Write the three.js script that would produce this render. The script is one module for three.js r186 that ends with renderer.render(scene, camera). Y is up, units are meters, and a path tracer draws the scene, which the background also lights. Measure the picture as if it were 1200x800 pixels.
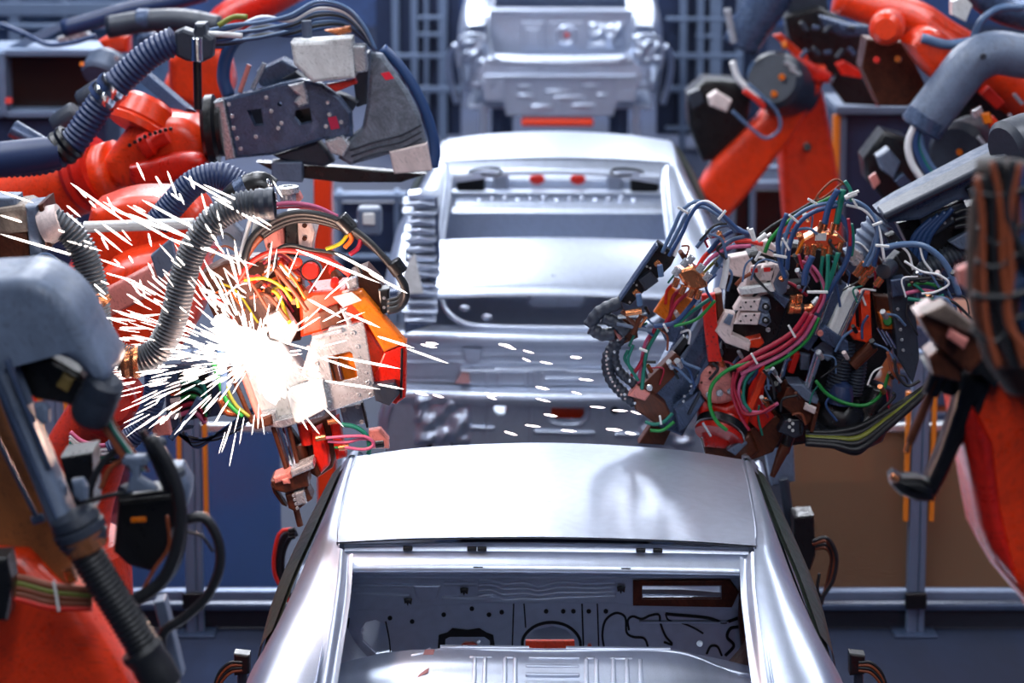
import * as THREE from 'three';
import { RectAreaLightUniformsLib } from 'three/addons/lights/RectAreaLightUniformsLib.js';
import { RoundedBoxGeometry } from 'three/addons/geometries/RoundedBoxGeometry.js';
import { mergeGeometries, toCreasedNormals } from 'three/addons/utils/BufferGeometryUtils.js';
import { createNoise2D, createNoise3D } from 'simplex-noise';

// ---------------------------------------------------------------- camera, light, exposure
const scene = new THREE.Scene();
scene.background = new THREE.Color(0x05070b);
const FOCAL = 2600, PITCH = 8 * Math.PI / 180, CENTRE_Y = 85, EYE = 4.05;
const camera = new THREE.PerspectiveCamera(2 * Math.atan(400 / FOCAL) * 180 / Math.PI, 1.5, 0.1, 120);
camera.position.set(0, EYE, 0);
camera.rotation.x = -PITCH;
camera.setViewOffset(1200, 800, 0, 400 - CENTRE_Y, 1200, 800);
camera.focus = 6.9;
camera.userData.fStop = 2.4;
scene.add(camera);
const renderer = new THREE.WebGLRenderer({ antialias: true });
renderer.toneMapping = THREE.LinearToneMapping;
renderer.toneMappingExposure = 0.96;
renderer.shadowMap.enabled = true;
RectAreaLightUniformsLib.init();
const LAMP_COLOUR = 0xf0f5ff, LAMP_POWER = 22, LAMP_GLOW = 8;
const CEIL = 8.2;
// luminaires under the hall ceiling, some added for fill: centre x, centre z, width (x), length (z)
const LAMPS = [
  [0.2, 10, 0.7, 6],  // lamp added behind the camera to light rear faces and car interiors
  [0.2, 1, 0.7, 6], [4.8, 1, 0.7, 6],
  [-4.6, -8, 0.7, 6], [-1.4, -8, 0.7, 6], [4.8, -8, 0.7, 6],
  [-4.6, -17, 0.7, 6], [-2.0, -17, 1.5, 6], [4.8, -17, 0.7, 6],
  [-4.6, -26, 0.7, 6], [-2.1, -26, 3.0, 7], [2.3, -26, 0.9, 6], [4.8, -26, 0.7, 6],  // inner right lamp added, wide one sized, to whiten the car roofs
];

// ---------------------------------------------------------------- small tools
let seed = 20231;
const rnd = () => { seed |= 0; seed = seed + 0x6D2B79F5 | 0; let t = Math.imul(seed ^ seed >>> 15, 1 | seed); t = t + Math.imul(t ^ t >>> 7, 61 | t) ^ t; return ((t ^ t >>> 14) >>> 0) / 4294967296; };
const rr = (a, b) => a + (b - a) * rnd();
const noise2 = createNoise2D(rnd), noise3 = createNoise3D(rnd);
const V = (x, y, z) => new THREE.Vector3(x, y, z);
// a direction in the photograph and how far the thing stands along the hall give its place
function P(x, y, d) {
  const a = (x - 600) / FOCAL, b = -(y - CENTRE_Y) / FOCAL, c = Math.cos(PITCH), s = Math.sin(PITCH);
  const wy = b * c - s, wz = -b * s - c, t = d / -wz;
  return V(a * t, EYE + wy * t, -d);
}
const M = d => d / FOCAL;                        // metres one pixel covers at that distance
const taken = new Map();
function numbered(n) { const k = taken.get(n) || 0; taken.set(n, k + 1); return k ? n + '_' + String(k).padStart(3, '0') : n; }
const things = [];
function thing(name, label, category, group) {
  const o = new THREE.Group(); o.name = numbered(name); o.userData = { label, category };
  if (group) o.userData.group = group;
  scene.add(o); things.push(o); return o;
}
function part(parent, name, geo, mat, label) {
  const m = new THREE.Mesh(geo, mat); m.name = name; m.castShadow = m.receiveShadow = true;
  if (label) m.userData.label = label;
  parent.add(m); return m;
}
function struct(name, geo, mat) { const m = part(scene, name, geo, mat); m.userData.kind = 'structure'; return m; }
// after a thing is complete its origin moves to the middle of its underside
function settle() {
  for (const o of things) {
    o.updateMatrixWorld(true);
    const b = new THREE.Box3().setFromObject(o), c = V((b.min.x + b.max.x) / 2, b.min.y, (b.min.z + b.max.z) / 2).sub(o.position);
    const inv = c.clone().applyQuaternion(o.quaternion.clone().invert());
    o.position.add(c);
    for (const ch of o.children) ch.position.sub(inv);
  }
}
// small fixings belong to the part they sit on
const FIXINGS = { bolt: 1, vent_hole: 1, paint_chip: 1, amber_lamp: 1, plug: 1, clip: 1, dimple: 1, anchor_bolt: 1, pressed_bead: 1, panel_dimple: 1, shelf_rib: 1, beam_rib: 1, sealer_bead: 1, panel_seam: 1, cable_tie: 2, grommet: 1, shelf_boss: 1, valve_window: 1 };
function nest() {
  for (const o of things) {
    const info = o.children.map(m => { m.geometry.computeBoundingBox(); return { m, b: m.geometry.boundingBox.clone().translate(m.position) }; });
    for (const { m, b } of info) {
      const k = FIXINGS[m.name]; if (!k) continue;
      const c = b.getCenter(V()); let best = null, vol = 1e9;
      for (const q of info) { if (FIXINGS[q.m.name] || (k === 2) !== (q.m.name === 'cable')) continue; const e = q.b.clone().expandByScalar(0.02); if (!e.containsPoint(c)) continue; const s = e.getSize(V()), v = s.x * s.y * s.z; if (v < vol) { vol = v; best = q.m; } }
      if (best) { m.position.sub(best.position); best.add(m); }
    }
  }
}
// ---- shapes
const flat = g => { const n = g.index ? g.toNonIndexed() : g; return n; };
function join(list) { return mergeGeometries(list.map(g => { const n = flat(g); for (const k of Object.keys(n.attributes)) if (!['position', 'normal', 'uv'].includes(k)) n.deleteAttribute(k); return n; })); }
function sweep(pts, radius, nu, nr = 10, ends = true) {
  // pts: Vector3[]; radius(t) in metres; smooth sweep with closed ends
  const curve = pts.length > 2 ? new THREE.CatmullRomCurve3(pts, false, 'centripetal') : new THREE.LineCurve3(pts[0], pts[1]);
  const fr = curve.computeFrenetFrames(nu, false), pos = [], uv = [], idx = [];
  const L = curve.getLength();
  for (let i = 0; i <= nu; i++) {
    const t = i / nu, c = curve.getPointAt(t), r = radius(t, i);
    for (let j = 0; j <= nr; j++) {
      const a = j / nr * Math.PI * 2, n = fr.normals[i].clone().multiplyScalar(Math.cos(a)).addScaledVector(fr.binormals[i], Math.sin(a));
      pos.push(c.x + n.x * r, c.y + n.y * r, c.z + n.z * r); uv.push(t * L, j / nr * r * 6.28);
    }
  }
  for (let i = 0; i < nu; i++) for (let j = 0; j < nr; j++) { const a = i * (nr + 1) + j, b = a + nr + 1; idx.push(a, b, a + 1, b, b + 1, a + 1); }
  if (ends) for (const i of [0, nu]) {
    const c = curve.getPointAt(i / nu), k = pos.length / 3; pos.push(c.x, c.y, c.z); uv.push(0, 0);
    for (let j = 0; j < nr; j++) { const a = i * (nr + 1) + j; i ? idx.push(a, k, a + 1) : idx.push(a, a + 1, k); }
  }
  const g = new THREE.BufferGeometry(); g.setAttribute('position', new THREE.Float32BufferAttribute(pos, 3)); g.setAttribute('uv', new THREE.Float32BufferAttribute(uv, 2)); g.setIndex(idx); g.computeVertexNormals(); return g;
}
const tube = (pts, r, nu, nr = 8) => sweep(pts, () => r, nu || Math.max(8, pts.length * 5), nr);
function ribbed(pts, r, pitch, depth = 0.13, nr = 14) {
  const L = new THREE.CatmullRomCurve3(pts, false, 'centripetal').getLength(), n = Math.max(4, Math.round(L / pitch));
  return sweep(pts, (t, i) => r * [1, 1, 1 - depth, 1 - depth][i % 4], n * 4, nr);
}
function limb(list, nu = 24, nr = 20) {          // [px, py, distance, radius in pixels]...: a tapering round arm
  const pts = list.map(([x, y, d]) => P(x, y, d)), rs = list.map(([, , d, r]) => r * M(d)), k = rs.length - 1;
  return sweep(pts, t => { const u = Math.min(k - 1e-6, t * k), i = Math.floor(u), f = u - i, s = f * f * (3 - 2 * f); return rs[i] * (1 - s) + rs[i + 1] * s; }, nu, nr);
}
function rod(a, b, r1, r2 = r1, nr = 16, bevel = 0.12) {   // turned bar between two points, edges broken
  const L = a.distanceTo(b), e = Math.min(bevel * Math.min(r1, r2), L * 0.3);
  const g = new THREE.LatheGeometry([[0, 0], [r1 - e, 0], [r1, e], [r2, L - e], [r2 - e, L], [0, L]].map(p => new THREE.Vector2(...p)), nr);
  const g2 = toCreasedNormals(g, 0.6);
  g2.applyQuaternion(new THREE.Quaternion().setFromUnitVectors(V(0, 1, 0), b.clone().sub(a).normalize())); g2.translate(a.x, a.y, a.z); return g2;
}
function lathe(a, b, prof, nr = 24) {            // prof: [radius m, fraction along]
  const L = a.distanceTo(b), g = toCreasedNormals(new THREE.LatheGeometry(prof.map(([r, f]) => new THREE.Vector2(Math.max(r, 0), f * L)), nr), 0.5);
  g.applyQuaternion(new THREE.Quaternion().setFromUnitVectors(V(0, 1, 0), b.clone().sub(a).normalize())); g.translate(a.x, a.y, a.z); return g;
}
function bar(a, b, w, h, bev = 0.004, up = V(0, 0, 1)) {   // rounded box from a to b; w across (in the plane normal to up), h along up
  const dir = b.clone().sub(a), L = dir.length(); dir.normalize();
  const side = V().crossVectors(up, dir).normalize(), u2 = V().crossVectors(side, dir);
  const g = new RoundedBoxGeometry(w, L, h, 1, Math.min(bev, w * 0.45, h * 0.45));
  g.applyMatrix4(new THREE.Matrix4().makeBasis(side, dir, u2)); const c = a.clone().add(b).multiplyScalar(0.5); g.translate(c.x, c.y, c.z); return g;
}
const barPx = (x1, y1, x2, y2, wpx, d1, d2, h, bev) => bar(P(x1, y1, d1), P(x2, y2, d2), wpx * M((d1 + d2) / 2), h, bev);
const rodPx = (x1, y1, x2, y2, wpx, d1, d2 = d1, nr = 14) => rod(P(x1, y1, d1), P(x2, y2, d2), wpx / 2 * M(d1), wpx / 2 * M(d2), nr);
const box = (w, h, d, x, y, z, bev = 0.006) => { const g = new RoundedBoxGeometry(w, h, d, 1, Math.min(bev, w * 0.45, h * 0.45, d * 0.45)); g.translate(x, y, z); return g; };
// a block whose near face has the given outline (pixels at distance d), th metres deep, edges bevelled
function slab(poly, d, th, { bev = 0.006, holes = [], round = 0, lean = 0, yaw = 0, dd = null } = {}) {
  const c0 = P(poly.reduce((s, p) => s + p[0], 0) / poly.length, poly.reduce((s, p) => s + p[1], 0) / poly.length, d);
  const to = ([x, y]) => { const q = P(x, y, d); return new THREE.Vector2(q.x - c0.x, q.y - c0.y); };
  let sh;
  if (round) {
    const cv = new THREE.SplineCurve([...poly, poly[0]].map(to)); sh = new THREE.Shape(cv.getPoints(poly.length * round));
  } else sh = new THREE.Shape(poly.map(to));
  for (const h of holes) {
    if (h.length === 3 && typeof h[0] === 'number') { const q = to(h), p = new THREE.Path(); p.absarc(q.x, q.y, h[2] * M(d), 0, Math.PI * 2, true); sh.holes.push(p); }
    else sh.holes.push(new THREE.Path(h.map(to)));
  }
  const e = Math.min(bev, th * 0.4);
  let g = new THREE.ExtrudeGeometry(sh, { depth: Math.max(th - 2 * e, 0.0005), bevelEnabled: e > 0, bevelSize: e, bevelThickness: e, bevelOffset: -e, bevelSegments: e > 0.018 ? 5 : 2, curveSegments: 10 });
  g.translate(0, 0, -th + e);
  if (e > 0.018) g = toCreasedNormals(g, 0.75);
  if (lean) g.rotateX(lean); if (yaw) g.rotateY(yaw);
  g.translate(c0.x, c0.y, c0.z); return g;
}
const rect = (x0, y0, x1, y1) => [[x0, y0], [x1, y0], [x1, y1], [x0, y1]];
// turned rectangle in the picture plane: centre, half sizes, angle in degrees
function trect(cx, cy, hx, hy, deg) { const a = deg * Math.PI / 180, c = Math.cos(a), s = Math.sin(a); return [[-hx, -hy], [hx, -hy], [hx, hy], [-hx, hy]].map(([x, y]) => [cx + x * c - y * s, cy + x * s + y * c]); }
// smooth skin through rows of control points
function loft(rows, nu = 6, nv = 6, closeEnds = false) {
  const cr = (p0, p1, p2, p3, t) => 0.5 * (2 * p1 + (p2 - p0) * t + (2 * p0 - 5 * p1 + 4 * p2 - p3) * t * t + (3 * p1 - p0 - 3 * p2 + p3) * t * t * t);
  const at = (a, i) => a[Math.max(0, Math.min(a.length - 1, i))];
  const fine = rows.map(r => { const o = []; for (let i = 0; i < r.length - 1; i++) for (let k = 0; k < nu; k++) { const t = k / nu; o.push([0, 1, 2].map(c => cr(at(r, i - 1)[c], at(r, i)[c], at(r, i + 1)[c], at(r, i + 2)[c], t))); } o.push(r[r.length - 1]); return o; });
  const all = []; for (let i = 0; i < fine.length - 1; i++) for (let k = 0; k < nv; k++) { const t = k / nv; all.push(fine[0].map((_, j) => [0, 1, 2].map(c => cr(at(fine, i - 1)[j][c], at(fine, i)[j][c], at(fine, i + 1)[j][c], at(fine, i + 2)[j][c], t)))); } all.push(fine[fine.length - 1]);
  const w = all[0].length, pos = [], uv = [], idx = []; all.forEach((r) => r.forEach((p) => { pos.push(...p); uv.push(p[0] + p[1] * 0.3, p[2] + p[1] * 0.7); }));
  for (let i = 0; i < all.length - 1; i++) for (let j = 0; j < w - 1; j++) { const a = i * w + j, b = a + w; idx.push(a, a + 1, b, b, a + 1, b + 1); }
  const g = new THREE.BufferGeometry(); g.setAttribute('position', new THREE.Float32BufferAttribute(pos, 3)); g.setAttribute('uv', new THREE.Float32BufferAttribute(uv, 2)); g.setIndex(idx); g.computeVertexNormals(); return g;
}
// sheet metal: the same skin with a back face th metres behind it and closed edges
function sheet(rows, nu, nv, th = 0.004) {
  const g = loft(rows, nu, nv), p = g.attributes.position, n = g.attributes.normal, N = p.count, pos = [...p.array], uv = [...g.attributes.uv.array], idx = [...g.index.array];
  for (let i = 0; i < N; i++) { pos.push(p.getX(i) - n.getX(i) * th, p.getY(i) - n.getY(i) * th, p.getZ(i) - n.getZ(i) * th); }
  uv.push(...g.attributes.uv.array); const ni = idx.length; for (let i = 0; i < ni; i += 3) idx.push(idx[i] + N, idx[i + 2] + N, idx[i + 1] + N);
  const h = new THREE.BufferGeometry(); h.setAttribute('position', new THREE.Float32BufferAttribute(pos, 3)); h.setAttribute('uv', new THREE.Float32BufferAttribute(uv, 2)); h.setIndex(idx); h.computeVertexNormals(); return h;
}
const mirrorRows = rows => rows.map(r => r.map(([x, y, z]) => [-x, y, z]).reverse());

// ---------------------------------------------------------------- materials
function tex(size, fn, srgb = true, rep = 1) {
  const a = new Uint8Array(size * size * 4);
  for (let y = 0; y < size; y++) for (let x = 0; x < size; x++) { const c = fn(x / size, y / size), i = (y * size + x) * 4; a[i] = c[0]; a[i + 1] = c[1]; a[i + 2] = c[2]; a[i + 3] = 255; }
  const t = new THREE.DataTexture(a, size, size); t.wrapS = t.wrapT = THREE.RepeatWrapping; t.magFilter = THREE.LinearFilter; t.minFilter = THREE.LinearMipmapLinearFilter; t.generateMipmaps = true;
  if (srgb) t.colorSpace = THREE.SRGBColorSpace; t.repeat.set(rep, rep); t.needsUpdate = true; return t;
}
const wrapNoise = (u, v, f) => { const a = u * 6.2832, b = v * 6.2832; return noise3(Math.cos(a) * f + 7 + Math.cos(b) * f * 0.6, Math.sin(a) * f + Math.sin(b) * f * 0.6, Math.cos(b) * f - Math.sin(b) * f * 0.5); };
const cl = v => Math.max(0, Math.min(255, v));
// dusty, scuffed mottling shared by painted metal: mild tone changes with grain
const mottle = tex(512, (u, v) => { const n = wrapNoise(u, v, 1.1) * 10 + wrapNoise(u, v, 3.7) * 9 + wrapNoise(u, v, 11) * 7 + (rnd() - 0.5) * 10; const s = wrapNoise(u, v, 6.3) > 0.62 ? -26 : 0; const k = cl(232 + n + s); return [k, k, k]; }, true, 1.7);
const grime = tex(512, (u, v) => { const n = wrapNoise(u, v, 1.7) * 22 + wrapNoise(u, v, 6) * 16 + wrapNoise(u, v, 14) * 16 + (rnd() - 0.5) * 22; const k = cl(200 + n); return [k, k * 0.98, k * 0.95]; }, true, 2.1);
const roughTex = tex(512, (u, v) => { const k = cl(170 + wrapNoise(u, v, 2) * 32 + wrapNoise(u, v, 9) * 26 + (rnd() - 0.5) * 26); return [k, k, k]; }, false, 1.9);
const grain = tex(512, () => { const k = 128 + (rnd() - 0.5) * 150; return [k, k, k]; }, false, 3);
const fine = tex(512, (u, v) => { const k = cl(238 + wrapNoise(u, v, 1.3) * 5 + (rnd() - 0.5) * 18); return [k, k, k]; }, true, 3);
const mats = {};
function mat(name, color, rough, metal, o = {}) { const m = new THREE.MeshPhysicalMaterial({ color, roughness: rough, metalness: metal, ...o }); m.name = name; return mats[name] = m; }
const paint = (name, c, r = 0.42, o = {}) => mat(name, c, r, 0, { map: mottle, roughnessMap: roughTex, ...o });
const ORANGE = paint('orange robot paint', 0xf03c08, 0.5, { clearcoat: 0.25, clearcoatRoughness: 0.35 });
const RED = paint('red bracket paint', 0xd9200c, 0.5);
const AMBER = paint('amber bracket paint', 0xf07a12, 0.45);
const PINK = paint('pale red casting paint', 0xe0897f, 0.5);
const STAIN = mat('pinkish stained steel', 0x9c6f74, 0.45, 0.3, { map: mottle });
const RUST = mat('brown oxidised steel', 0x6b3a26, 0.62, 0.35, { map: grime, roughnessMap: roughTex });
const COPPER = mat('copper fitting', 0xd98a5c, 0.34, 0.85, { roughnessMap: roughTex });
const SILVER = mat('bare body steel', 0xc6d0e2, 0.35, 0.8, { map: fine, bumpMap: grain, bumpScale: 0.0001 });
const SEALER = mat('dark seam sealer', 0x14161c, 0.8, 0);
const ALU = mat('machined aluminium', 0xc9cdd2, 0.38, 0.55, { map: mottle, roughnessMap: roughTex });
const CHROME = mat('ground steel rod', 0xd8dde2, 0.16, 1);
const STEEL = mat('blue grey steel', 0x556a90, 0.45, 0.35, { map: grime, roughnessMap: roughTex });
const GREY = paint('blue grey cover paint', 0x616f86, 0.72);
const DARKGREY = paint('slate plastic', 0x2a3240, 0.7);
const BLACK = mat('black plastic', 0x0d0e11, 0.5, 0, { roughnessMap: roughTex });
const RUBBER = mat('black rubber hose', 0x16181c, 0.46, 0);
const NAVY = mat('navy rubber hose', 0x1d2e52, 0.42, 0);
const HOSE = mat('grey conduit hose', 0x3a4048, 0.4, 0);
const WHITE = paint('off white plastic', 0xdfe0de, 0.45);
const BONE = mat('ivory resin valve', 0xe3cfca, 0.5, 0, { map: mottle });
const FRAME = mat('aluminium fence profile', 0x7d90ad, 0.42, 0.4, { map: mottle });
const STRIP = paint('orange guard strip', 0xf58a2a, 0.5);
const CAB = {
  black: RUBBER, navy: mat('navy cable', 0x24406b, 0.4, 0), teal: mat('teal cable', 0x0f6b5a, 0.42, 0), green: mat('green cable', 0x177a32, 0.42, 0),
  crimson: mat('crimson cable', 0x98142f, 0.4, 0), pink: mat('pink cable', 0xb85478, 0.45, 0), red: mat('red cable', 0xd92a1c, 0.45, 0), yellow: mat('yellow cable', 0xc8b41c, 0.45, 0),
  white: mat('white cable', 0xdcdcdc, 0.45, 0), slate: mat('slate blue cable', 0x4e6788, 0.36, 0), brown: mat('brown cable', 0x7a3a1e, 0.5, 0), orange: mat('orange cable', 0xe8691c, 0.45, 0), olive: mat('olive cable', 0x6f7424, 0.45, 0),
};
// a cable through picture points at a distance; each point may carry its own distance
const cable = (parent, pts, wpx, d, colour, name = 'cable') => part(parent, name, tube(pts.map(([x, y, dd]) => P(x, y, dd ?? d)), wpx / 2 * M(d), pts.length * 6, 7), CAB[colour] || colour);
const tie = (parent, x, y, deg, len, d) => part(parent, 'cable_tie', barPx(...trect(x, y, len / 2, 0, deg).slice(0, 2).flat(), 2.6, d, d, 2.6 * M(d) * 2, 0.001), WHITE);
const boltGeo = {};
function bolt(parent, x, y, d, rpx, m = CHROME, name = 'bolt') {
  const q = P(x, y, d), r = rpx * M(d), key = r.toFixed(4);
  boltGeo[key] ||= (() => { const g = toCreasedNormals(new THREE.LatheGeometry([[0, 0], [r, 0], [r, r * 0.55], [r * 0.8, r * 0.75], [r * 0.5, r * 0.75], [r * 0.42, r * 0.4], [0, r * 0.4]].map(p => new THREE.Vector2(...p)), 10), 0.5); g.rotateX(Math.PI / 2); return g; })();
  const m2 = part(parent, name, boltGeo[key], m); m2.position.copy(q); return m2;
}

// ---------------------------------------------------------------- the hall
const HX0 = -8, HX1 = 8, HZ0 = 18, HZ1 = -34;
const floorTex = tex(1024, (u, v) => { const n = wrapNoise(u, v, 2) * 14 + wrapNoise(u, v, 8) * 9 + (rnd() - 0.5) * 10; const k = 128 + n; return [cl(k), cl(k * 1.03), cl(k * 1.1)]; }, true, 1);
const FLOOR = mat('sealed concrete', 0x35496e, 0.8, 0, { map: floorTex });
const WALL = mat('blue wall paint', 0x2c4c88, 0.7, 0, { map: grime });
const CEILM = mat('blue ceiling paint', 0x2f4f8a, 0.8, 0, { map: grime });
struct('floor', box(HX1 - HX0 + 0.4, 0.2, HZ0 - HZ1 + 0.4, 0, -0.1, (HZ0 + HZ1) / 2), FLOOR);
struct('ceiling', box(HX1 - HX0 + 0.4, 0.2, HZ0 - HZ1 + 0.4, 0, CEIL + 0.5, (HZ0 + HZ1) / 2), CEILM);
struct('wall_left', box(0.2, CEIL + 0.4, HZ0 - HZ1, HX0 - 0.1, (CEIL + 0.4) / 2, (HZ0 + HZ1) / 2), WALL);
struct('wall_right', box(0.2, CEIL + 0.4, HZ0 - HZ1, HX1 + 0.1, (CEIL + 0.4) / 2, (HZ0 + HZ1) / 2), WALL);
struct('wall_back', box(HX1 - HX0 + 0.4, CEIL + 0.4, 0.2, 0, (CEIL + 0.4) / 2, HZ1 - 0.1), WALL);
struct('wall_front', box(HX1 - HX0 + 0.4, CEIL + 0.4, 0.2, 0, (CEIL + 0.4) / 2, HZ0 + 0.1), WALL);
const GLOW = new THREE.MeshStandardMaterial({ color: 0xffffff, emissive: LAMP_COLOUR, emissiveIntensity: LAMP_GLOW }); GLOW.name = 'lamp diffuser';
for (const [x, z, w, l] of LAMPS) {
  const side = x < -3 ? 'by the left wall' : x > 3 ? 'by the right wall' : 'over the car line';
  const t = thing('ceiling_light', `long white unseen strip light hanging under the ceiling ${side}`, 'ceiling light', 'hall strip lights ' + side);
  part(t, 'housing', box(w + 0.1, 0.12, l + 0.1, x, CEIL + 0.08, z, 0.02), GREY);
  part(t, 'diffuser', box(w, 0.04, l, x, CEIL, z, 0.01), GLOW);
  for (const s of [-1, 1]) part(t, 'hanger', rod(V(x, CEIL + 0.14, z + s * l * 0.35), V(x, CEIL + 0.42, z + s * l * 0.35), 0.012), STEEL);
  const a = new THREE.RectAreaLight(LAMP_COLOUR, LAMP_POWER, w, l); a.position.set(x, CEIL - 0.03, z); a.rotation.x = -Math.PI / 2; scene.add(a);
}
// ---------------------------------------------------------------- car bodies on the line
const DOORF = paint('dark olive frame', 0x39413a, 0.6);  // darker and more olive than the body steel, for the door frame strips
const LINE_YAW = -Math.atan(0.0245);
const side6 = [   // left flank from the roof seam outwards and down, [x, y, z] with z towards the tail, origin at the rear roof edge
  [[-0.655, -0.066, -0.95], [-0.672, -0.062, -0.95], [-0.688, -0.08, -0.95], [-0.70, -0.13, -0.95]],
  [[-0.64, -0.03, -0.45], [-0.668, -0.03, -0.45], [-0.695, -0.065, -0.45], [-0.722, -0.15, -0.45]],
  [[-0.625, -0.022, -0.1], [-0.668, -0.03, -0.1], [-0.718, -0.10, -0.1], [-0.755, -0.20, -0.1]],
  [[-0.612, -0.03, 0.02], [-0.664, -0.04, 0.02], [-0.728, -0.115, 0.02], [-0.775, -0.235, 0.02]],
  [[-0.606, -0.086, 0.15], [-0.674, -0.088, 0.15], [-0.745, -0.145, 0.15], [-0.80, -0.26, 0.15]],
  [[-0.610, -0.188, 0.35], [-0.69, -0.18, 0.35], [-0.775, -0.215, 0.35], [-0.842, -0.30, 0.35]],
  [[-0.634, -0.406, 0.65], [-0.72, -0.37, 0.65], [-0.81, -0.37, 0.65], [-0.87, -0.43, 0.65]],
  [[-0.645, -0.43, 0.95], [-0.73, -0.42, 0.95], [-0.81, -0.43, 0.95], [-0.86, -0.49, 0.95]],
  [[-0.65, -0.47, 1.2], [-0.73, -0.47, 1.2], [-0.79, -0.49, 1.2], [-0.83, -0.55, 1.2]],
];
const quarter = [
  [[-0.80, -0.26, 0.15], [-0.86, -0.5, 0.1], [-0.885, -0.8, 0.05], [-0.88, -1.1, 0.0]],
  [[-0.842, -0.30, 0.35], [-0.885, -0.5, 0.33], [-0.90, -0.72, 0.3], [-0.9, -0.88, 0.3]],
  [[-0.87, -0.43, 0.65], [-0.895, -0.55, 0.65], [-0.90, -0.7, 0.65], [-0.9, -0.82, 0.65]],
  [[-0.86, -0.49, 0.95], [-0.88, -0.6, 0.95], [-0.885, -0.75, 0.95], [-0.88, -0.95, 0.93]],
  [[-0.83, -0.55, 1.2], [-0.85, -0.65, 1.22], [-0.85, -0.85, 1.22], [-0.84, -1.15, 1.2]],
];
const doors = [
  [[-0.80, -0.66, -2.6], [-0.87, -0.6, -2.6], [-0.89, -0.85, -2.6], [-0.87, -1.15, -2.6]],
  [[-0.795, -0.42, -1.6], [-0.87, -0.58, -1.6], [-0.895, -0.85, -1.6], [-0.88, -1.18, -1.6]],
  [[-0.795, -0.33, -0.6], [-0.87, -0.55, -0.6], [-0.895, -0.82, -0.6], [-0.88, -1.18, -0.6]],
  [[-0.80, -0.27, 0.14], [-0.86, -0.5, 0.1], [-0.885, -0.8, 0.05], [-0.88, -1.16, 0.0]],
];
const apillar = [
  [[-0.655, -0.066, -0.95], [-0.672, -0.062, -0.95], [-0.70, -0.13, -0.95]],
  [[-0.68, -0.16, -1.3], [-0.70, -0.16, -1.3], [-0.735, -0.21, -1.3]],
  [[-0.72, -0.36, -1.9], [-0.75, -0.36, -1.9], [-0.79, -0.40, -1.9]],
  [[-0.74, -0.5, -2.2], [-0.77, -0.5, -2.2], [-0.80, -0.53, -2.2]],
];
const roofRows = [[-0.95, 0.655, -0.066, -0.012], [-0.6, 0.645, -0.04, 0.012], [-0.25, 0.632, -0.025, 0.012], [0, 0.615, -0.022, 0]].map(([z, hw, e, c]) => [-1, -0.97, -0.6, 0, 0.6, 0.97, 1].map(f => [f * hw, c + (e - c) * Math.pow(Math.abs(f), 2.2), z]));
const roofGeo = sheet(roofRows, 8, 8, 0.006), sideL = sheet(side6, 6, 6, 0.005), sideR = sheet(mirrorRows(side6), 6, 6, 0.005), qL = sheet(quarter, 6, 5, 0.005), qR = sheet(mirrorRows(quarter), 6, 5, 0.005);
const dL = sheet(doors, 4, 5, 0.01), dR = sheet(mirrorRows(doors), 4, 5, 0.01), aL = sheet(apillar, 4, 5, 0.006), aR = sheet(mirrorRows(apillar), 4, 5, 0.006);
const hoodRows = [[-2.15, 0.78, -0.53], [-2.6, 0.79, -0.67], [-3.0, 0.77, -0.81], [-3.3, 0.72, -0.93]].map(([z, hw, y]) => [-1, -0.7, 0, 0.7, 1].map(f => [f * hw, y - 0.05 * f * f, z]));
const hoodGeo = sheet(hoodRows, 6, 6, 0.006);
const wheelGeo = (x, z) => { const g = new THREE.TorusGeometry(0.36, 0.02, 6, 24, Math.PI); g.rotateY(Math.PI / 2); g.translate(x, -1.18, z); return g; };
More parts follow.
